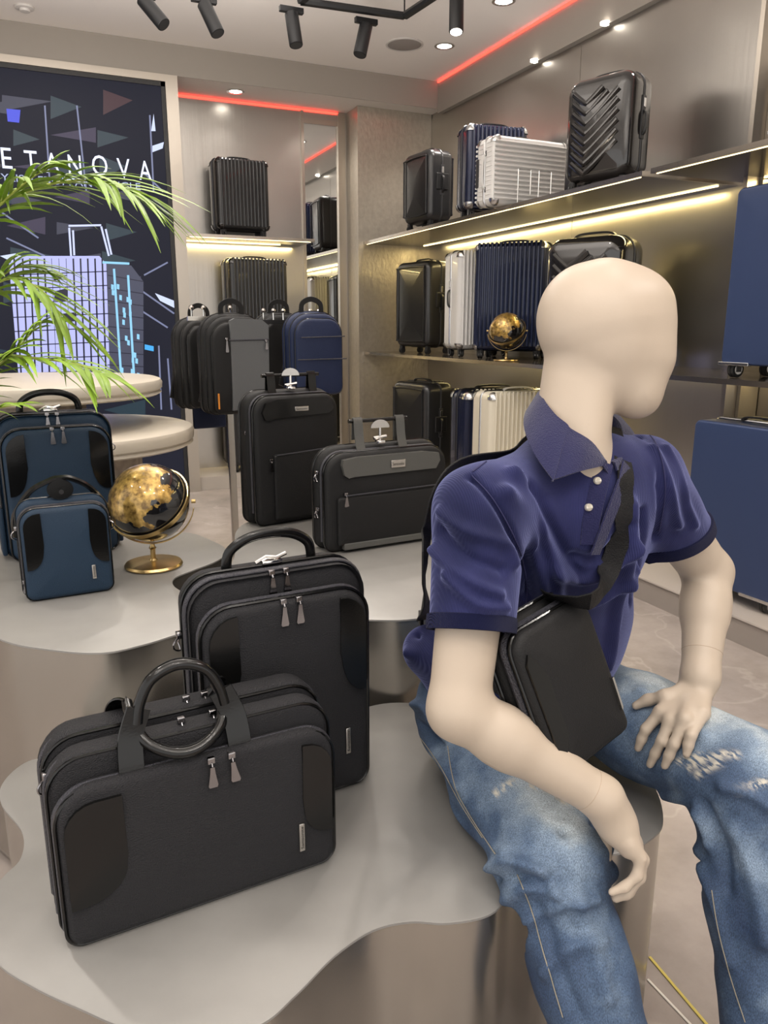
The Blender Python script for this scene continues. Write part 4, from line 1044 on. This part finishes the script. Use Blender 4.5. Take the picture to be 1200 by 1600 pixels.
for x in (-.02, .03): pull(br, x, -.016, .300, .01); 
for x in (.0, .03): pull(br, x, .03, .311, .008)
metaltag(br, .150, -.0845, .075, .010, .052); dring(br, -.217, .0, .235, -1); dring(br, .217, .01, .235, 1)
for nm, y0, yt, arch, zt in (('front_handle', -.060, -.058, .100, .252), ('rear_handle', .062, .05, .0, .30)):
    hs = []
    for s in (-1, 1):
        x0 = -.022+s*.082
        if nm == 'front_handle': P = [(x0, y0-.001, .245), (x0, y0+.004, .27), (x0+s*.0-s*.004, y0+.014, .305), (x0-s*.020, y0+.022, .345)]
        else: P = [(x0, .064, .255), (x0, .062, .295), (x0-s*.006, .048, .315), (x0-s*.018, .02, .322)]
        b = B(); band(b, P, .036, .0045, up=Vector((0, 1, 0.15)), sm=5); hs.append(obj('handle_strap', b, leather, br))
    if nm == 'front_handle': P = [(-.022+.067, -.040, .322), (-.022+.060, -.036, .352), (-.022+.040, -.032, .384), (-.022, -.030, .398), (-.022-.040, -.032, .384), (-.022-.060, -.036, .352), (-.022-.067, -.040, .322)]
    else: P = [(-.022+.070, .022, .328), (-.022+.070, -.014, .318), (-.022+.056, -.050, .292), (-.022+.02, -.068, .274), (-.022-.02, -.068, .274), (-.022-.056, -.050, .292), (-.022-.070, -.014, .318), (-.022-.070, .022, .328)]
    rolled(br, P, .0088, leather, nm)
    b = B(); tube(b, catmull([Vector(p)+Vector((0, .004, .0085)) for p in P], 6), .0012, 5); obj('handle_piping', b, nylon2, br)
# ---- black laptop backpack behind the briefcase
def backpack(label, w, h, d, cloth, panel, loc, rz, sc=1, grp='laptop backpacks', handle=True, tagx=.11):
    t = thing('backpack', label, 'backpack', loc, rz, grp, sc=sc)
    comp(t, 'rear_compartment', w, h, .0, d/2, .06, .03, cloth, .0, bback=.01)
    comp(t, 'main_compartment', w-.004, h-.006, -d/2+.045, -.004, .06, .022, cloth, .006)
    comp(t, 'front_pocket', w-.026, h*.905, -d/2, -d/2+.050, .058, .018, cloth, .008)
    zipband(t, w+.001, h-.003, .06, -.004, .016, zipm); zipband(t, w-.022, h*.91, .058, -d/2+.026, .013, zipm)
    piping(t, w-.022, h*.907, .058, -d/2+.013, .0036, leather); piping(t, w, h-.004, .06, -d/2+.064, .003, leather); piping(t, w+.002, h, .06, .018, .003, leather)
    sidepanel(t, -1, w-.040, h*.885, -d/2-.005, .052, h*.46, panel, .05); sidepanel(t, 1, w-.040, h*.885, -d/2-.005, .052, h*.46, panel, .05)
    for x in (-.012, .018): pull(t, x, -d/2+.004, h*.905-.002, .036)
    for x in (-.016, .012): pull(t, x, -d/2+.050, h-.004, .034)
    metaltag(t, tagx, -d/2-.006, h*.24, .010, .055)
    if handle:
        b = B(); P = catmull([(-.085, .03, h-.004), (-.078, .028, h+.030), (-.045, .026, h+.052), (0, .026, h+.058), (.045, .026, h+.052), (.078, .028, h+.030), (.085, .03, h-.004)], 6)
        sweep(b, P, circ(.010, 10, .006), Vector((0, 1, 0))); obj('handle', b, leather, t)
        b = B(); tube(b, [(-.03, .022, h+.004), (-.01, .02, h+.014), (.01, .02, h+.010), (.03, .022, h+.016)], .004, 8); box(b, -.02, .02, .012, .026, h-.002, h+.008, .002); obj('handle_clasp', b, chrome, t)
    for s in (-1, 1):
        b = B(); box(b, *sorted((s*(w/2-.002), s*(w/2+.012))), -d/2+.05, d/2-.012, .01, h*.36, .005); obj('side_pocket', b, cloth, t, smooth=30)
        dring(t, s*(w/2+.004), .03, h*.72, s)
    for s in (-1, 1):
        b = B(); band(b, [(s*.07, d/2+.004, h-.03), (s*.08, d/2+.03, h-.08), (s*.085, d/2+.034, h*.5), (s*.11, d/2+.01, h*.18)], .055, .010, up=Vector((0, 1, 0)), sm=5); obj('shoulder_strap', b, nylon2, t)
    return t
bpk = backpack('tall charcoal laptop backpack standing behind the briefcase on the front pedestal', .348, .462, .140, nylon, leather, (.372, 1.335, .4527), 4, grp='laptop backpacks standing on the pedestals')
bbp = backpack('slate blue laptop backpack on the rear pedestal behind the small blue sling', .33, .435, .15, bluecloth, leather, (.028, 2.545, .6627), 6, 1.0, grp='laptop backpacks standing on the pedestals')
# ---- small blue sling
sl = thing('sling_bag', 'small slate blue sling bag in front of the blue backpack', 'sling bag', (.026, 2.115, .6627), 4)
comp(sl, 'rear_compartment', .222, .258, -.004, .045, .04, .018, bluecloth, .0, bback=.004); comp(sl, 'front_pocket', .212, .240, -.045, -.006, .042, .014, bluecloth, .008)
piping(sl, .214, .241, .042, -.032, .0026, leather); zipband(sl, .216, .243, .042, -.020, .012, zipm); piping(sl, .224, .258, .04, .012, .0026, leather)
sidepanel(sl, -1, .204, .234, -.0495, .042, .085, leather, .035); sidepanel(sl, 1, .204, .234, -.0495, .042, .085, leather, .035)
metaltag(sl, .058, -.052, .062, .010, .038); pull(sl, -.107, -.02, .05, .02); dring(sl, -.112, .01, .17, -1); dring(sl, .112, .01, .17, 1)
b = B(); P = [(-.115, .02, .16), (-.112, .022, .215), (-.07, .02, .275), (-.02, .012, .302), (.0, .010, .306), (.03, .012, .302), (.075, .02, .272), (.112, .022, .215), (.115, .02, .16)]
band(b, P, .006, .022, up=Vector((0, 1, 0)), sm=6); obj('carry_strap', b, leather, sl)
b = B(); loft(b, [[(.0+.032*math.cos(a), y, .278+.026*math.sin(a)) for a in [2*math.pi*k/24 for k in range(24)]] for y in (-.004, .0, .004)]); obj('strap_pad', b, leather, sl)
b = B(); tube(b, [(.002, -.008, .272), (.002, -.003, .272)], .006, 12); obj('snap_button', b, blackpl, sl)
# ---- tall upright bag and wide bag with sign-holder handles at the back of the rear pedestal
def bracket(t, x, y, z, wd, s=1):
    b = B(); tube(b, [(x-wd/2, y, z), (x+wd/2, y, z)], .0065, 10); obj('handle_bar', b, leather, t)
    for q in (-1, 1):
        b = B(); xx = x+q*wd*.36; band(b, [(xx-.0, y-.030, z-.095), (xx, y-.014, z-.05), (xx, y-.007, z), (xx, y+.004, z+.005), (xx, y+.010, z-.06)], .030, .004, up=Vector((0, 1, .1)), sm=4); obj('handle_strap', b, leather, t)
def display_clip(px, label, loc):
    t = thing('price_holder', label, 'sign holder', loc)
    b = B(); loft(b, [[(.032*math.cos(math.pi*k/14)*1.0, y, .050+.026*math.sin(math.pi*k/14)) for k in range(15)] for y in (-.002, .002)]); obj('dome_card', b, platem, t)
    b = B(); tube(b, [(0, 0, .0), (0, 0, .05)], .004, 8); tube(b, [(-.022, 0, .018), (.022, 0, .022)], .005, 8); box(b, -.014, .014, -.012, .012, 0, .012, .003); obj('clip_stem', b, chrome, t)
tb = thing('upright_bag', 'tall black convertible bag standing on the rear pedestal left of the wide bag', 'bag', (.812, 2.66, .6627), 12)
comp(tb, 'main_compartment', .36, .470, -.02, .06, .07, .025, nylon2, .004, bback=.008); comp(tb, 'front_panel', .338, .455, -.065, -.018, .06, .018, nylon2, .010)
comp(tb, 'lower_pocket', .255, .235, -.083, -.060, .012, .008, nylon2, .005, z0=.02, cx=.02)
piping(tb, .340, .456, .06, -.048, .003, leather); zipband(tb, .342, .458, .06, -.03, .012, zipm); piping(tb, .362, .470, .07, .03, .003, leather)
b = B(); plate(b, [(-.135, .375), (-.145, .40), (-.13, .432), (-.09, .444), (.09, .444), (.13, .432), (.14, .40), (.12, .385), (-.10, .378), (-.12, .372)], -.079, -.066); obj('leather_yoke', b, leather, tb, smooth=20)
metaltag(tb, .005, -.081, .408, .055, .016, False)
for x in (-.012, .02): pull(tb, x, -.03, .452, .02)
pull(tb, -.12, -.075, .235, .03); b = B(); tube(b, [(-.10, -.086, .252), (.135, -.086, .262)], .0025, 6); obj('pocket_zipper', b, zipm, tb); dring(tb, -.165, 0, .33, -1)
bracket(tb, .01, .0, .520, .23)
display_clip(0, 'dome-topped clip holder on the tall black bag', (.815, 2.640, 1.132))
b = B(); box(b, -.13, -.05, -.075, .05, .0, .002); b.free()
wb = thing('duffel_bag', 'wide black satchel with grey leather trim on the rear pedestal right of the tall bag', 'bag', (.985, 2.235, .6627), 5)
comp(wb, 'main_compartment', .46, .325, -.01, .055, .075, .025, nylon2, .004, bback=.008); comp(wb, 'front_panel', .44, .310, -.055, -.008, .065, .018, nylon2, .012)
comp(wb, 'lower_pocket', .375, .155, -.072, -.050, .012, .008, nylon2, .004, z0=.022)
greyl = mat('grey_sheen_leather', (.075, .075, .07), .28, 0, .15, 260)
b = B(); plate(b, [(-.165, .245), (-.172, .275), (-.168, .292), (-.12, .298), (.12, .298), (.175, .29), (.18, .265), (.165, .24), (.13, .240), (-.13, .238), (-.15, .235)], -.0725, -.055); obj('leather_yoke', b, greyl, wb, smooth=20)
b = B(); box(b, -.17, .17, -.0745, -.05, .008, .030, .004); obj('leather_base', b, greyl, wb, smooth=20)
metaltag(wb, .02, -.074, .268, .052, .024, False); piping(wb, .442, .311, .065, -.035, .003, leather); zipband(wb, .444, .312, .065, -.02, .012, zipm); piping(wb, .462, .325, .075, .02, .003, leather)
pull(wb, -.16, -.062, .185, .03); b = B(); tube(b, [(-.16, -.075, .182), (.18, -.075, .186)], .0025, 6); obj('pocket_zipper', b, zipm, wb); dring(wb, -.23, -.01, .12, -1); dring(wb, -.23, -.01, .235, -1)
bracket(wb, -.01, .0, .400, .21)
for p_ in [o for o in wb.children if o.name.startswith('handle_strap')]: p_.data.materials[0] = greyl
display_clip(0, 'dome-topped clip holder on the wide satchel', (.975, 2.22, .9885))
pb = thing('booklet', 'dark navy booklet lying flat behind the two black bags', 'booklet', (1.08, 2.46, .662), 10)
obj('booklet_cover', boxes((-.05, .05, -.035, .035, 0, .006), bev=.001), navycloth, pb, smooth=0)
# ---- crossbody bag on the mannequin
cb_ = thing('crossbody_bag', 'black crossbody bag worn over the lap of the mannequin', 'crossbody bag', (0, 0, 0))
cf = A(894, 1068, 1.185)
hz = -.34*rt_+.93*up_-.06*fw_; hz /= np.linalg.norm(hz)
fy = -(.52*rt_-.80*fw_+.12*up_); fy -= hz*(fy@hz); fy /= np.linalg.norm(fy); hx = np.cross(fy, hz)
o0 = cf-hz*.125+fy*.045
Mx = Matrix(((hx[0], fy[0], hz[0], o0[0]), (hx[1], fy[1], hz[1], o0[1]), (hx[2], fy[2], hz[2], o0[2]), (0, 0, 0, 1)))
cb_.location = Mx.to_translation(); cb_.rotation_euler = Mx.to_euler()
comp(cb_, 'rear_compartment', .186, .250, -.006, .024, .035, .016, nylon2, 0, bback=.004); comp(cb_, 'front_pocket', .176, .232, -.050, -.006, .034, .014, nylon2, .008, z0=.006)
piping(cb_, .178, .233, .034, -.036, .0026, leather, z0=.006); zipband(cb_, .180, .235, .034, -.022, .014, zipm, z0=.006); piping(cb_, .192, .251, .035, .006, .0026, leather); zipband(cb_, .188, .251, .035, .012, .008, zipm)
b = B(); plate(b, [(-.072, .205), (-.060, .19), (-.045, .15), (-.040, .11), (-.046, .07), (-.065, .04), (-.078, .03), (-.080, .19)], -.0545, -.048); obj('leather_side_panel', b, leather, cb_, smooth=20)
b = B(); plate(b, [(.072, .045), (.076, .05), (.078, .10), (.074, .10)], -.0565, -.050); obj('logo_tab', b, platem, cb_, smooth=20)
pull(cb_, -.088, -.015, .075, .028)
strp = mat('black_webbing', (.007, .007, .008), .55, 0, .6, 500, spec=.25)
SBT = bvh_of(shirt)
def bstrap(pts, wd, th, m, upv=None):
    b = B(); P = catmull(pts, 5); ups = []
    for p in P:
        n = SBT.find_nearest(p); ups.append((n[1] if n[1] is not None else Vector(-fw_)))
    ups = [(ups[max(i-1, 0)]+ups[i]+ups[min(i+1, len(ups)-1)]).normalized() for i in range(len(ups))]
    sweep(b, P, strap(wd, th), ups); return b
def nearS(p, lift=.004):
    n = SBT.find_nearest(Vector(p)); return n[0]+n[1]*lift
stop = nearS(neck+sx_*.075+spn*.06, .006)
fp = [stop]+[hit(SBT, px, py, .005) for px, py in ((973, 735), (972, 775), (970, 815), (960, 860), (945, 900))]
fp = [p for p in fp if p is not None]
fp[0] = nearS(neck+sx_*.085+spn*.04, .007)
fp += [Vector(A(922, 940, 1.175)), Vector(o0+hz*.250+hx*.05-fy*.0)]
inv = Mx.inverted()
o_ = obj('front_strap', bstrap(fp, .036, .003, strp), strp, cb_); o_.data.transform(inv)
bp_ = [hitc(SBT, 720, 724, .004), hitc(SBT, 688, 770, .004), hitc(SBT, 676, 830, .004), hitc(SBT, 672, 900, .004), hitc(SBT, 668, 975, .004)]
bp_ = [p+Vector(fw_)*.045-Vector(rt_)*.003 for p in bp_]
bp_ = [stop]+[nearS(np.array(stop)*(1-u)+np.array(bp_[0])*u-fr_*.16, .006) for u in (.2, .45, .7)]+bp_
o_ = obj('back_strap', bstrap(bp_, .036, .003, strp), strp, cb_); o_.data.transform(inv)
lp_ = [Vector(A(770, 1062, 1.26)), Vector(A(800, 1082, 1.22)), Vector(A(835, 1108, 1.19)), Vector(o0-hx*.09+hz*.085+fy*.0)]
b = B(); band(b, lp_, .034, .003, up=Vector(-fw_+up_*.7), sm=5); o_ = obj('lower_strap', b, strp, cb_); o_.data.transform(inv)
b = B(); q = bp_[-1]-Vector(rt_)*.008; box(b, -.02, .02, -.004, .004, -.014, .014, .002); b.transform(Matrix.Translation(q)@Matrix.Rotation(R(70), 4, 'Z')); b.transform(inv); obj('strap_buckle', b, blackmetal, cb_)
# ---- hanging backpacks on a floor stand
def softpack(label, w, h, d, cloth, loc, rz, grp, panel=None, trimm=leather, acc=None):
    t = thing('backpack', label, 'backpack', loc, rz, grp)
    def domed(nm, w, h, y0, y1, m, z0=0, bulge=.01, rt=.4):
        rings = []; r = w*rt; d = y1-y0; e = min(.03, d*.45)
        def ol(i):
            pts = []; w2 = w/2-i; rb = .035
            for cx, cz, a0, rr in ((w2-r*.9, h-i-r*.9, 0, r*.9), (-w2+r*.9, h-i-r*.9, 90, r*.9), (-w2+rb, i+rb, 180, rb), (w2-rb, i+rb, 270, rb)):
                for k in range(8):
                    a = R(a0+90*k/7); pts.append((cx+rr*math.cos(a), cz+rr*math.sin(a)))
            return pts
        spec = [(y0-bulge*(1-(1-q)**2), 0 if 0 else q) for q in ()]
        def sc_ring(s, y): return [(x*s, y, z0+h/2+(z-h/2)*s) for x, z in ol(0)]
        rings = [sc_ring(.1, y0-bulge), sc_ring(.5, y0-bulge*.85), sc_ring(.8, y0-bulge*.3)]
        for k in range(5): a = R(90*k/4); rings.append(sc_ring(1-(e/w*1.6)*(1-math.sin(a)), y0+e*(1-math.cos(a))))
        for k in range(5): a = R(90-90*k/4); rings.append(sc_ring(1-(e/w*1.6)*(1-math.sin(a)), y1-e*(1-math.cos(a))))
        b = B(); loft(b, rings); o = obj(nm, b, m, t, smooth=50)
        b = B(); tube(b, [Vector(p) for p in sc_ring(1.0, y0+e*.9)], .0028, 6, closed=True); obj('piping', b, trimm, t)
        return o
    domed('main_compartment', w, h, -.0, d/2, cloth); domed('front_compartment', w*.96, h*.97, -d*.3, .002, cloth, bulge=.004)
    domed('front_pocket', w*.86, h*.90, -d/2, -d*.28, panel or cloth, z0=.004, bulge=.010, rt=.34)
    b = B(); band(b, [(-.05, .02, h-.01), (-.045, .02, h+.035), (0, .02, h+.055), (.045, .02, h+.035), (.05, .02, h-.01)], .022, .006, up=Vector((0, 1, 0)), sm=5); obj('handle', b, nylon2, t)
    for s in (-1, 1):
        b = B(); band(b, [(s*.06, d/2, h-.03), (s*.08, d/2+.035, h*.8), (s*.085, d/2+.03, h*.45), (s*.13, d/2, h*.1)], .05, .012, up=Vector((0, 1, 0)), sm=5); obj('shoulder_strap', b, nylon2, t)
    return t
gk = 'backpacks hanging on the pegs of the stand'
S0 = Vector((.86, 3.82, .001))
hs_ = thing('hanger_stand', 'steel floor stand with pegged arms for hanging backpacks', 'stand', S0)
stm = mat('stand_steel', (.50, .47, .42), .25, 1)
obj('pole', boxes((-.016, .016, -.016, .016, .012, 1.36), bev=.002), stm, hs_, smooth=0)
obj('base_plate', boxes((-.16, .16, -.13, .13, 0, .012), bev=.003), stm, hs_, smooth=0)
def peg(x, y, z):
    b = B(); tube(b, [(x, y, z-.02), (x, y, z+.015)], .005, 8); lathe(b, [(.001, 0), (.009, .004), (.012, .012), (.009, .020), (.001, .024)], (x, y, z+.012), 14); obj('peg', b, chrome, hs_)
obj('arm', boxes((-.20, .03, -.115, -.095, 1.375, 1.395), (-.02, .02, -.10, .02, 1.36, 1.38)), stm, hs_, smooth=0)
for x in (-.18, -.125, .0): peg(x, -.105, 1.41)
obj('arm', boxes((.16, .48, -.045, -.025, 1.36, 1.38), (.45, .48, -.06, -.01, 1.33, 1.39), (.0, .17, -.045, -.025, 1.355, 1.37)), blackmetal, hs_, smooth=0)
for x in (.18, .23, .28, .37, .42, .465): peg(x, -.035, 1.40)
obj('hook_plate', boxes((-.018, .018, -.16, -.14, 1.33, 1.38), bev=.002), chrome, hs_, smooth=0)
g1 = softpack('grey-fronted backpack hanging nearest on the stand', .31, .455, .17, nylon2, (.845, 3.60, .955), 8, gk)
b = B(); plate(b, [(-.055, .02), (.125, .03), (.132, .40), (.10, .425), (-.03, .43), (-.052, .42)], -.099, -.080); obj('grey_front_panel', b, greycloth, g1, smooth=20)
b = B(); tube(b, [(-.06, -.101, .335), (.13, -.101, .337)], .0035, 6); obj('pocket_zipper', b, zipm, g1); pull(g1, -.075, -.098, .34, .05); pull(g1, .115, -.098, .33, .03)
b = B(); box(b, .075, .11, -.103, -.098, .075, .083, .001); obj('logo_tab', b, brass, g1, smooth=0)
b = B(); box(b, -.122, -.117, -.097, -.088, .03, .10); obj('orange_tab', b, mat('orange_tab', (.7, .25, .03), .5), g1, smooth=0)
g2 = softpack('black backpack hanging behind the grey-fronted one at its left', .29, .44, .15, nylon2, (.765, 3.93, .955), 22, gk)
b = B(); box(b, -.06, -.045, -.09, -.084, .27, .28); obj('blue_tab', b, mat('blue_tab', (.05, .35, .7), .4), g2, smooth=0)
g3 = softpack('navy backpack hanging on the right-hand arm of the stand', .275, .39, .15, navycloth, (1.215, 3.55, 1.03), 4, gk)
b = B(); tube(b, [(-.10, -.094, .27), (.12, -.094, .275)], .003, 6); tube(b, [(-.12, -.094, .17), (.128, -.094, .172)], .003, 6); obj('pocket_zipper', b, zipm, g3)
g4 = softpack('black backpack half hidden behind the navy one', .29, .42, .15, nylon2, (1.17, 3.93, 1.0), 12, gk)
g5 = thing('pouch', 'flat navy pouch hanging below the black backpack at the left', 'pouch', (.80, 4.03, .835), 5)
comp(g5, 'pouch_body', .17, .12, -.012, .012, .02, .008, navycloth); piping(g5, .172, .121, .02, 0, .002, leather)
OB[0] = 1.0
# ================================================ GLOBES
def globemat():
    m = mat('globe_black_gold', (.01, .01, .01), .12, 0, coat=.8)
    n = m.node_tree.nodes; l = m.node_tree.links; b = n['Principled BSDF']; tc = n['Texture Coordinate']
    t = n.new('ShaderNodeTexNoise'); t.inputs['Scale'].default_value = 1.35; t.inputs['Detail'].default_value = 7; t.inputs['Roughness'].default_value = .5
    mp = n.new('ShaderNodeMapping'); mp.inputs['Location'].default_value = (.5, .35, 1.1); mp.inputs['Scale'].default_value = (9, 9, 9); l.new(tc.outputs['Object'], mp.inputs[0]); l.new(mp.outputs[0], t.inputs['Vector'])
    # a continent: noise-edged cap facing the aisle, plus scattered land
    sp = n.new('ShaderNodeVectorMath'); sp.operation = 'DISTANCE'; sp.inputs[1].default_value = (-.02, -.085, .075); l.new(tc.outputs['Object'], sp.inputs[0])
    m1 = n.new('ShaderNodeMapRange'); m1.inputs[1].default_value = .03; m1.inputs[2].default_value = .15; m1.inputs[3].default_value = .30; m1.inputs[4].default_value = -.10; l.new(sp.outputs['Value'], m1.inputs[0])
    ad = n.new('ShaderNodeMath'); ad.operation = 'ADD'; l.new(t.outputs['Fac'], ad.inputs[0]); l.new(m1.outputs[0], ad.inputs[1])
    gt = n.new('ShaderNodeMath'); gt.operation = 'GREATER_THAN'; gt.inputs[1].default_value = .54; l.new(ad.outputs[0], gt.inputs[0])
    g = n.new('ShaderNodeTexNoise'); g.inputs['Scale'].default_value = 60; g.inputs['Detail'].default_value = 4; l.new(tc.outputs['Object'], g.inputs['Vector'])
    cr = n.new('ShaderNodeValToRGB'); e = cr.color_ramp.elements; e[0].position = .35; e[0].color = (.16, .09, .02, 1); e[1].position = .7; e[1].color = (.70, .46, .13, 1); l.new(g.outputs['Fac'], cr.inputs[0])
    mx = n.new('ShaderNodeMix'); mx.data_type = 'RGBA'; mx.inputs[6].default_value = (.008, .008, .009, 1); l.new(gt.outputs[0], mx.inputs[0]); l.new(cr.outputs[0], mx.inputs[7]); l.new(mx.outputs[2], b.inputs['Base Color'])
    mm = n.new('ShaderNodeMath'); mm.operation = 'MULTIPLY'; mm.inputs[1].default_value = .75; l.new(gt.outputs[0], mm.inputs[0]); l.new(mm.outputs[0], b.inputs['Metallic'])
    rr_ = n.new('ShaderNodeMapRange'); rr_.inputs[3].default_value = .10; rr_.inputs[4].default_value = .38; l.new(gt.outputs[0], rr_.inputs[0]); l.new(rr_.outputs[0], b.inputs['Roughness'])
    return m
gm = globemat()
gl = thing('globe', 'black and gold desk globe on a brass foot beside the blue bags', 'globe', (.262, 2.262, .6627), 0)
obj('foot', lathe(B(), [(.082, 0), (.084, .004), (.080, .010), (.055, .014), (.012, .017), (.010, .022)], n=48), brass, gl)
obj('stem', lathe(B(), [(.0075, .016), (.0075, .05), (.011, .054), (.0075, .058), (.006, .066)], n=16), brass, gl)
gc = Vector((0, 0, .190)); Rg = .114
def sphere(r): b = B(); bmesh.ops.create_uvsphere(b, u_segments=48, v_segments=32, radius=r); return b
ba = obj('ball', sphere(Rg), gm, gl); ba.location = gc; ba.rotation_euler = (R(10), R(-20), R(-20))
def ringband(c, nrm, r, w_, t_, a0=0, a1=360, n=64):
    ax = Vector(nrm).normalized(); u = ax.cross(Vector((0, 0, 1))).normalized(); v = ax.cross(u); P = []; ups = []
    full = a1-a0 >= 360
    for k in range(n if full else n+1):
        a = R(a0+(a1-a0)*k/n); P.append(c+(u*math.cos(a)+v*math.sin(a))*r); ups.append(ax)
    b = B(); sweep(b, P, [(-t_/2, -w_/2), (t_/2, -w_/2), (t_/2, w_/2), (-t_/2, w_/2)], ups, closed=full); return b
obj('horizon_ring', ringband(gc, (-.45, -.50, .74), Rg+.006, .012, .004), brass, gl, smooth=30)
obj('support_arc', ringband(gc, (-.25, -.92, -.1), Rg+.012, .010, .003, 10, 170), brass, gl, smooth=30)
for s in (-1, 1):
    b = B(); ax = Vector((-.25, -.92, -.1)).normalized(); u = ax.cross(Vector((0, 0, 1))).normalized(); c_ = gc+u*s*(Rg+.011); tube(b, [c_-u*.006, c_+u*.006], .006, 12); obj('pivot_screw', b, brass, gl)
g_2 = dup(gl, label='small black and gold globe on the middle shelf before the navy suitcase'); q = at(792, 558, Z=ZM); g_2.location = (q.x*.9+.0, q.y*.9, ZM+.0065); 
g_2.location = (2.87, 4.44, ZM+.001); g_2.rotation_euler = (0, 0, R(-14)); g_2.scale = (1.03, 1.03, 1.03)
# ================================================ PALM
leafm = mat('palm_leaf', (.22, .37, .03), .42, 0, .2, 60, (1, 1, .05), var=.35, vscale=8); leafm.node_tree.nodes['Principled BSDF'].inputs['Subsurface Weight'].default_value = 0
stalk = mat('palm_stalk', (.36, .42, .08), .5)
pot = mat('planter_ceramic', (.30, .27, .24), .4)
PB = Vector((-.92, 2.95, .001))
pl = thing('potted_palm', 'bright green potted palm whose fronds arch in from the left edge', 'plant', PB)
obj('planter', lathe(B(), [(.13, 0), (.15, .01), (.20, .42), (.205, .45), (.185, .45), (.18, .41), (0, .41)], n=40), pot, pl)
obj('soil', lathe(B(), [(.18, .408), (.1, .418), (0, .42)], n=24), mat('soil', (.05, .035, .025), .9, 0, 1, 60), pl)
def frond(pix, nleaf, L0, seed, D=2.45):
    rr = random.Random(seed)
    mid = [A(px, py, d) for px, py, d in pix]; root = np.array(PB)+V3((rr.uniform(-.05, .05), rr.uniform(-.05, .05), .42))
    pts = catmull([Vector(root)*1.0, Vector((root*.6+mid[0]*.4)+V3((0, 0, .12)))]+[Vector(m_) for m_ in mid], 8)
    n0 = 16
    b = B(); tube(b, pts, .006, 6, radii=[1.3-1.1*i/len(pts) for i in range(len(pts))])
    b.transform(Matrix.Translation(-PB)); f = obj('frond', b, stalk, pl)
    N = len(pts)
    for k in range(nleaf):
        u = k/(nleaf-1); i = n0*.62+(N-2-n0*.62)*u; i0 = int(i); p = pts[i0].lerp(pts[i0+1], i-i0); t = (pts[min(i0+2, N-1)]-pts[max(i0-1, 0)]).normalized()
        for s in (-1, 1):
            L = L0*(.55+.6*math.sin(math.pi*(.18+.75*u)))*rr.uniform(.8, 1.15)
            sd = t.cross(Vector((0, 0, 1))).normalized()*s; upv = sd.cross(t)*s
            if upv.z < 0: upv = -upv
            dirn = (t*rr.uniform(.75, 1.1)+sd*rr.uniform(.35, .75)+upv*rr.uniform(.05, .35)).normalized()
            droop = rr.uniform(.25, .65); P = []
            for j in range(7):
                q = j/6; P.append(p+dirn*(L*q)+Vector((0, 0, -droop*L*q*q)))
            w0 = rr.uniform(.0070, .0105); b = B(); secs = []
            vs = []
            for j, q_ in enumerate(P):
                tt = (P[min(j+1, 6)]-P[max(j-1, 0)]).normalized(); sdv = tt.cross(upv).normalized(); wd = w0*(math.sin(math.pi*min(1, (j/6)*.86+.14))**.8+.03); nn = sdv.cross(tt)
                vs.append([b.verts.new(q_-sdv*wd-PB), b.verts.new(q_+nn*wd*.35-PB), b.verts.new(q_+sdv*wd-PB)])
            for a_, c_ in zip(vs, vs[1:]):
                for h_ in range(2): b.faces.new((a_[h_], a_[h_+1], c_[h_+1], c_[h_]))
            obj('leaflet', b, leafm, f)
frond([(-60, 360, 2.5), (40, 300, 2.4), (120, 282, 2.35), (175, 290, 2.3), (205, 300, 2.28)], 26, .29, 1)
frond([(-70, 400, 2.3), (-10, 330, 2.25), (40, 285, 2.2), (75, 262, 2.2)], 17, .20, 2)
frond([(-80, 520, 2.3), (0, 440, 2.25), (60, 450, 2.2), (100, 500, 2.2)], 18, .22, 3)
frond([(-90, 600, 2.2), (-20, 560, 2.15), (60, 560, 2.1), (130, 572, 2.08), (165, 588, 2.06)], 18, .17, 4)
frond([(-90, 640, 2.2), (-40, 600, 2.1), (10, 560, 2.1), (50, 520, 2.1)], 15, .19, 5)
frond([(-90, 560, 2.3), (-30, 470, 2.3), (20, 420, 2.3), (70, 425, 2.3)], 14, .20, 6)
frond([(-90, 700, 2.1), (-50, 660, 2.05), (-10, 640, 2.0), (30, 632, 2.0)], 6, .12, 8)
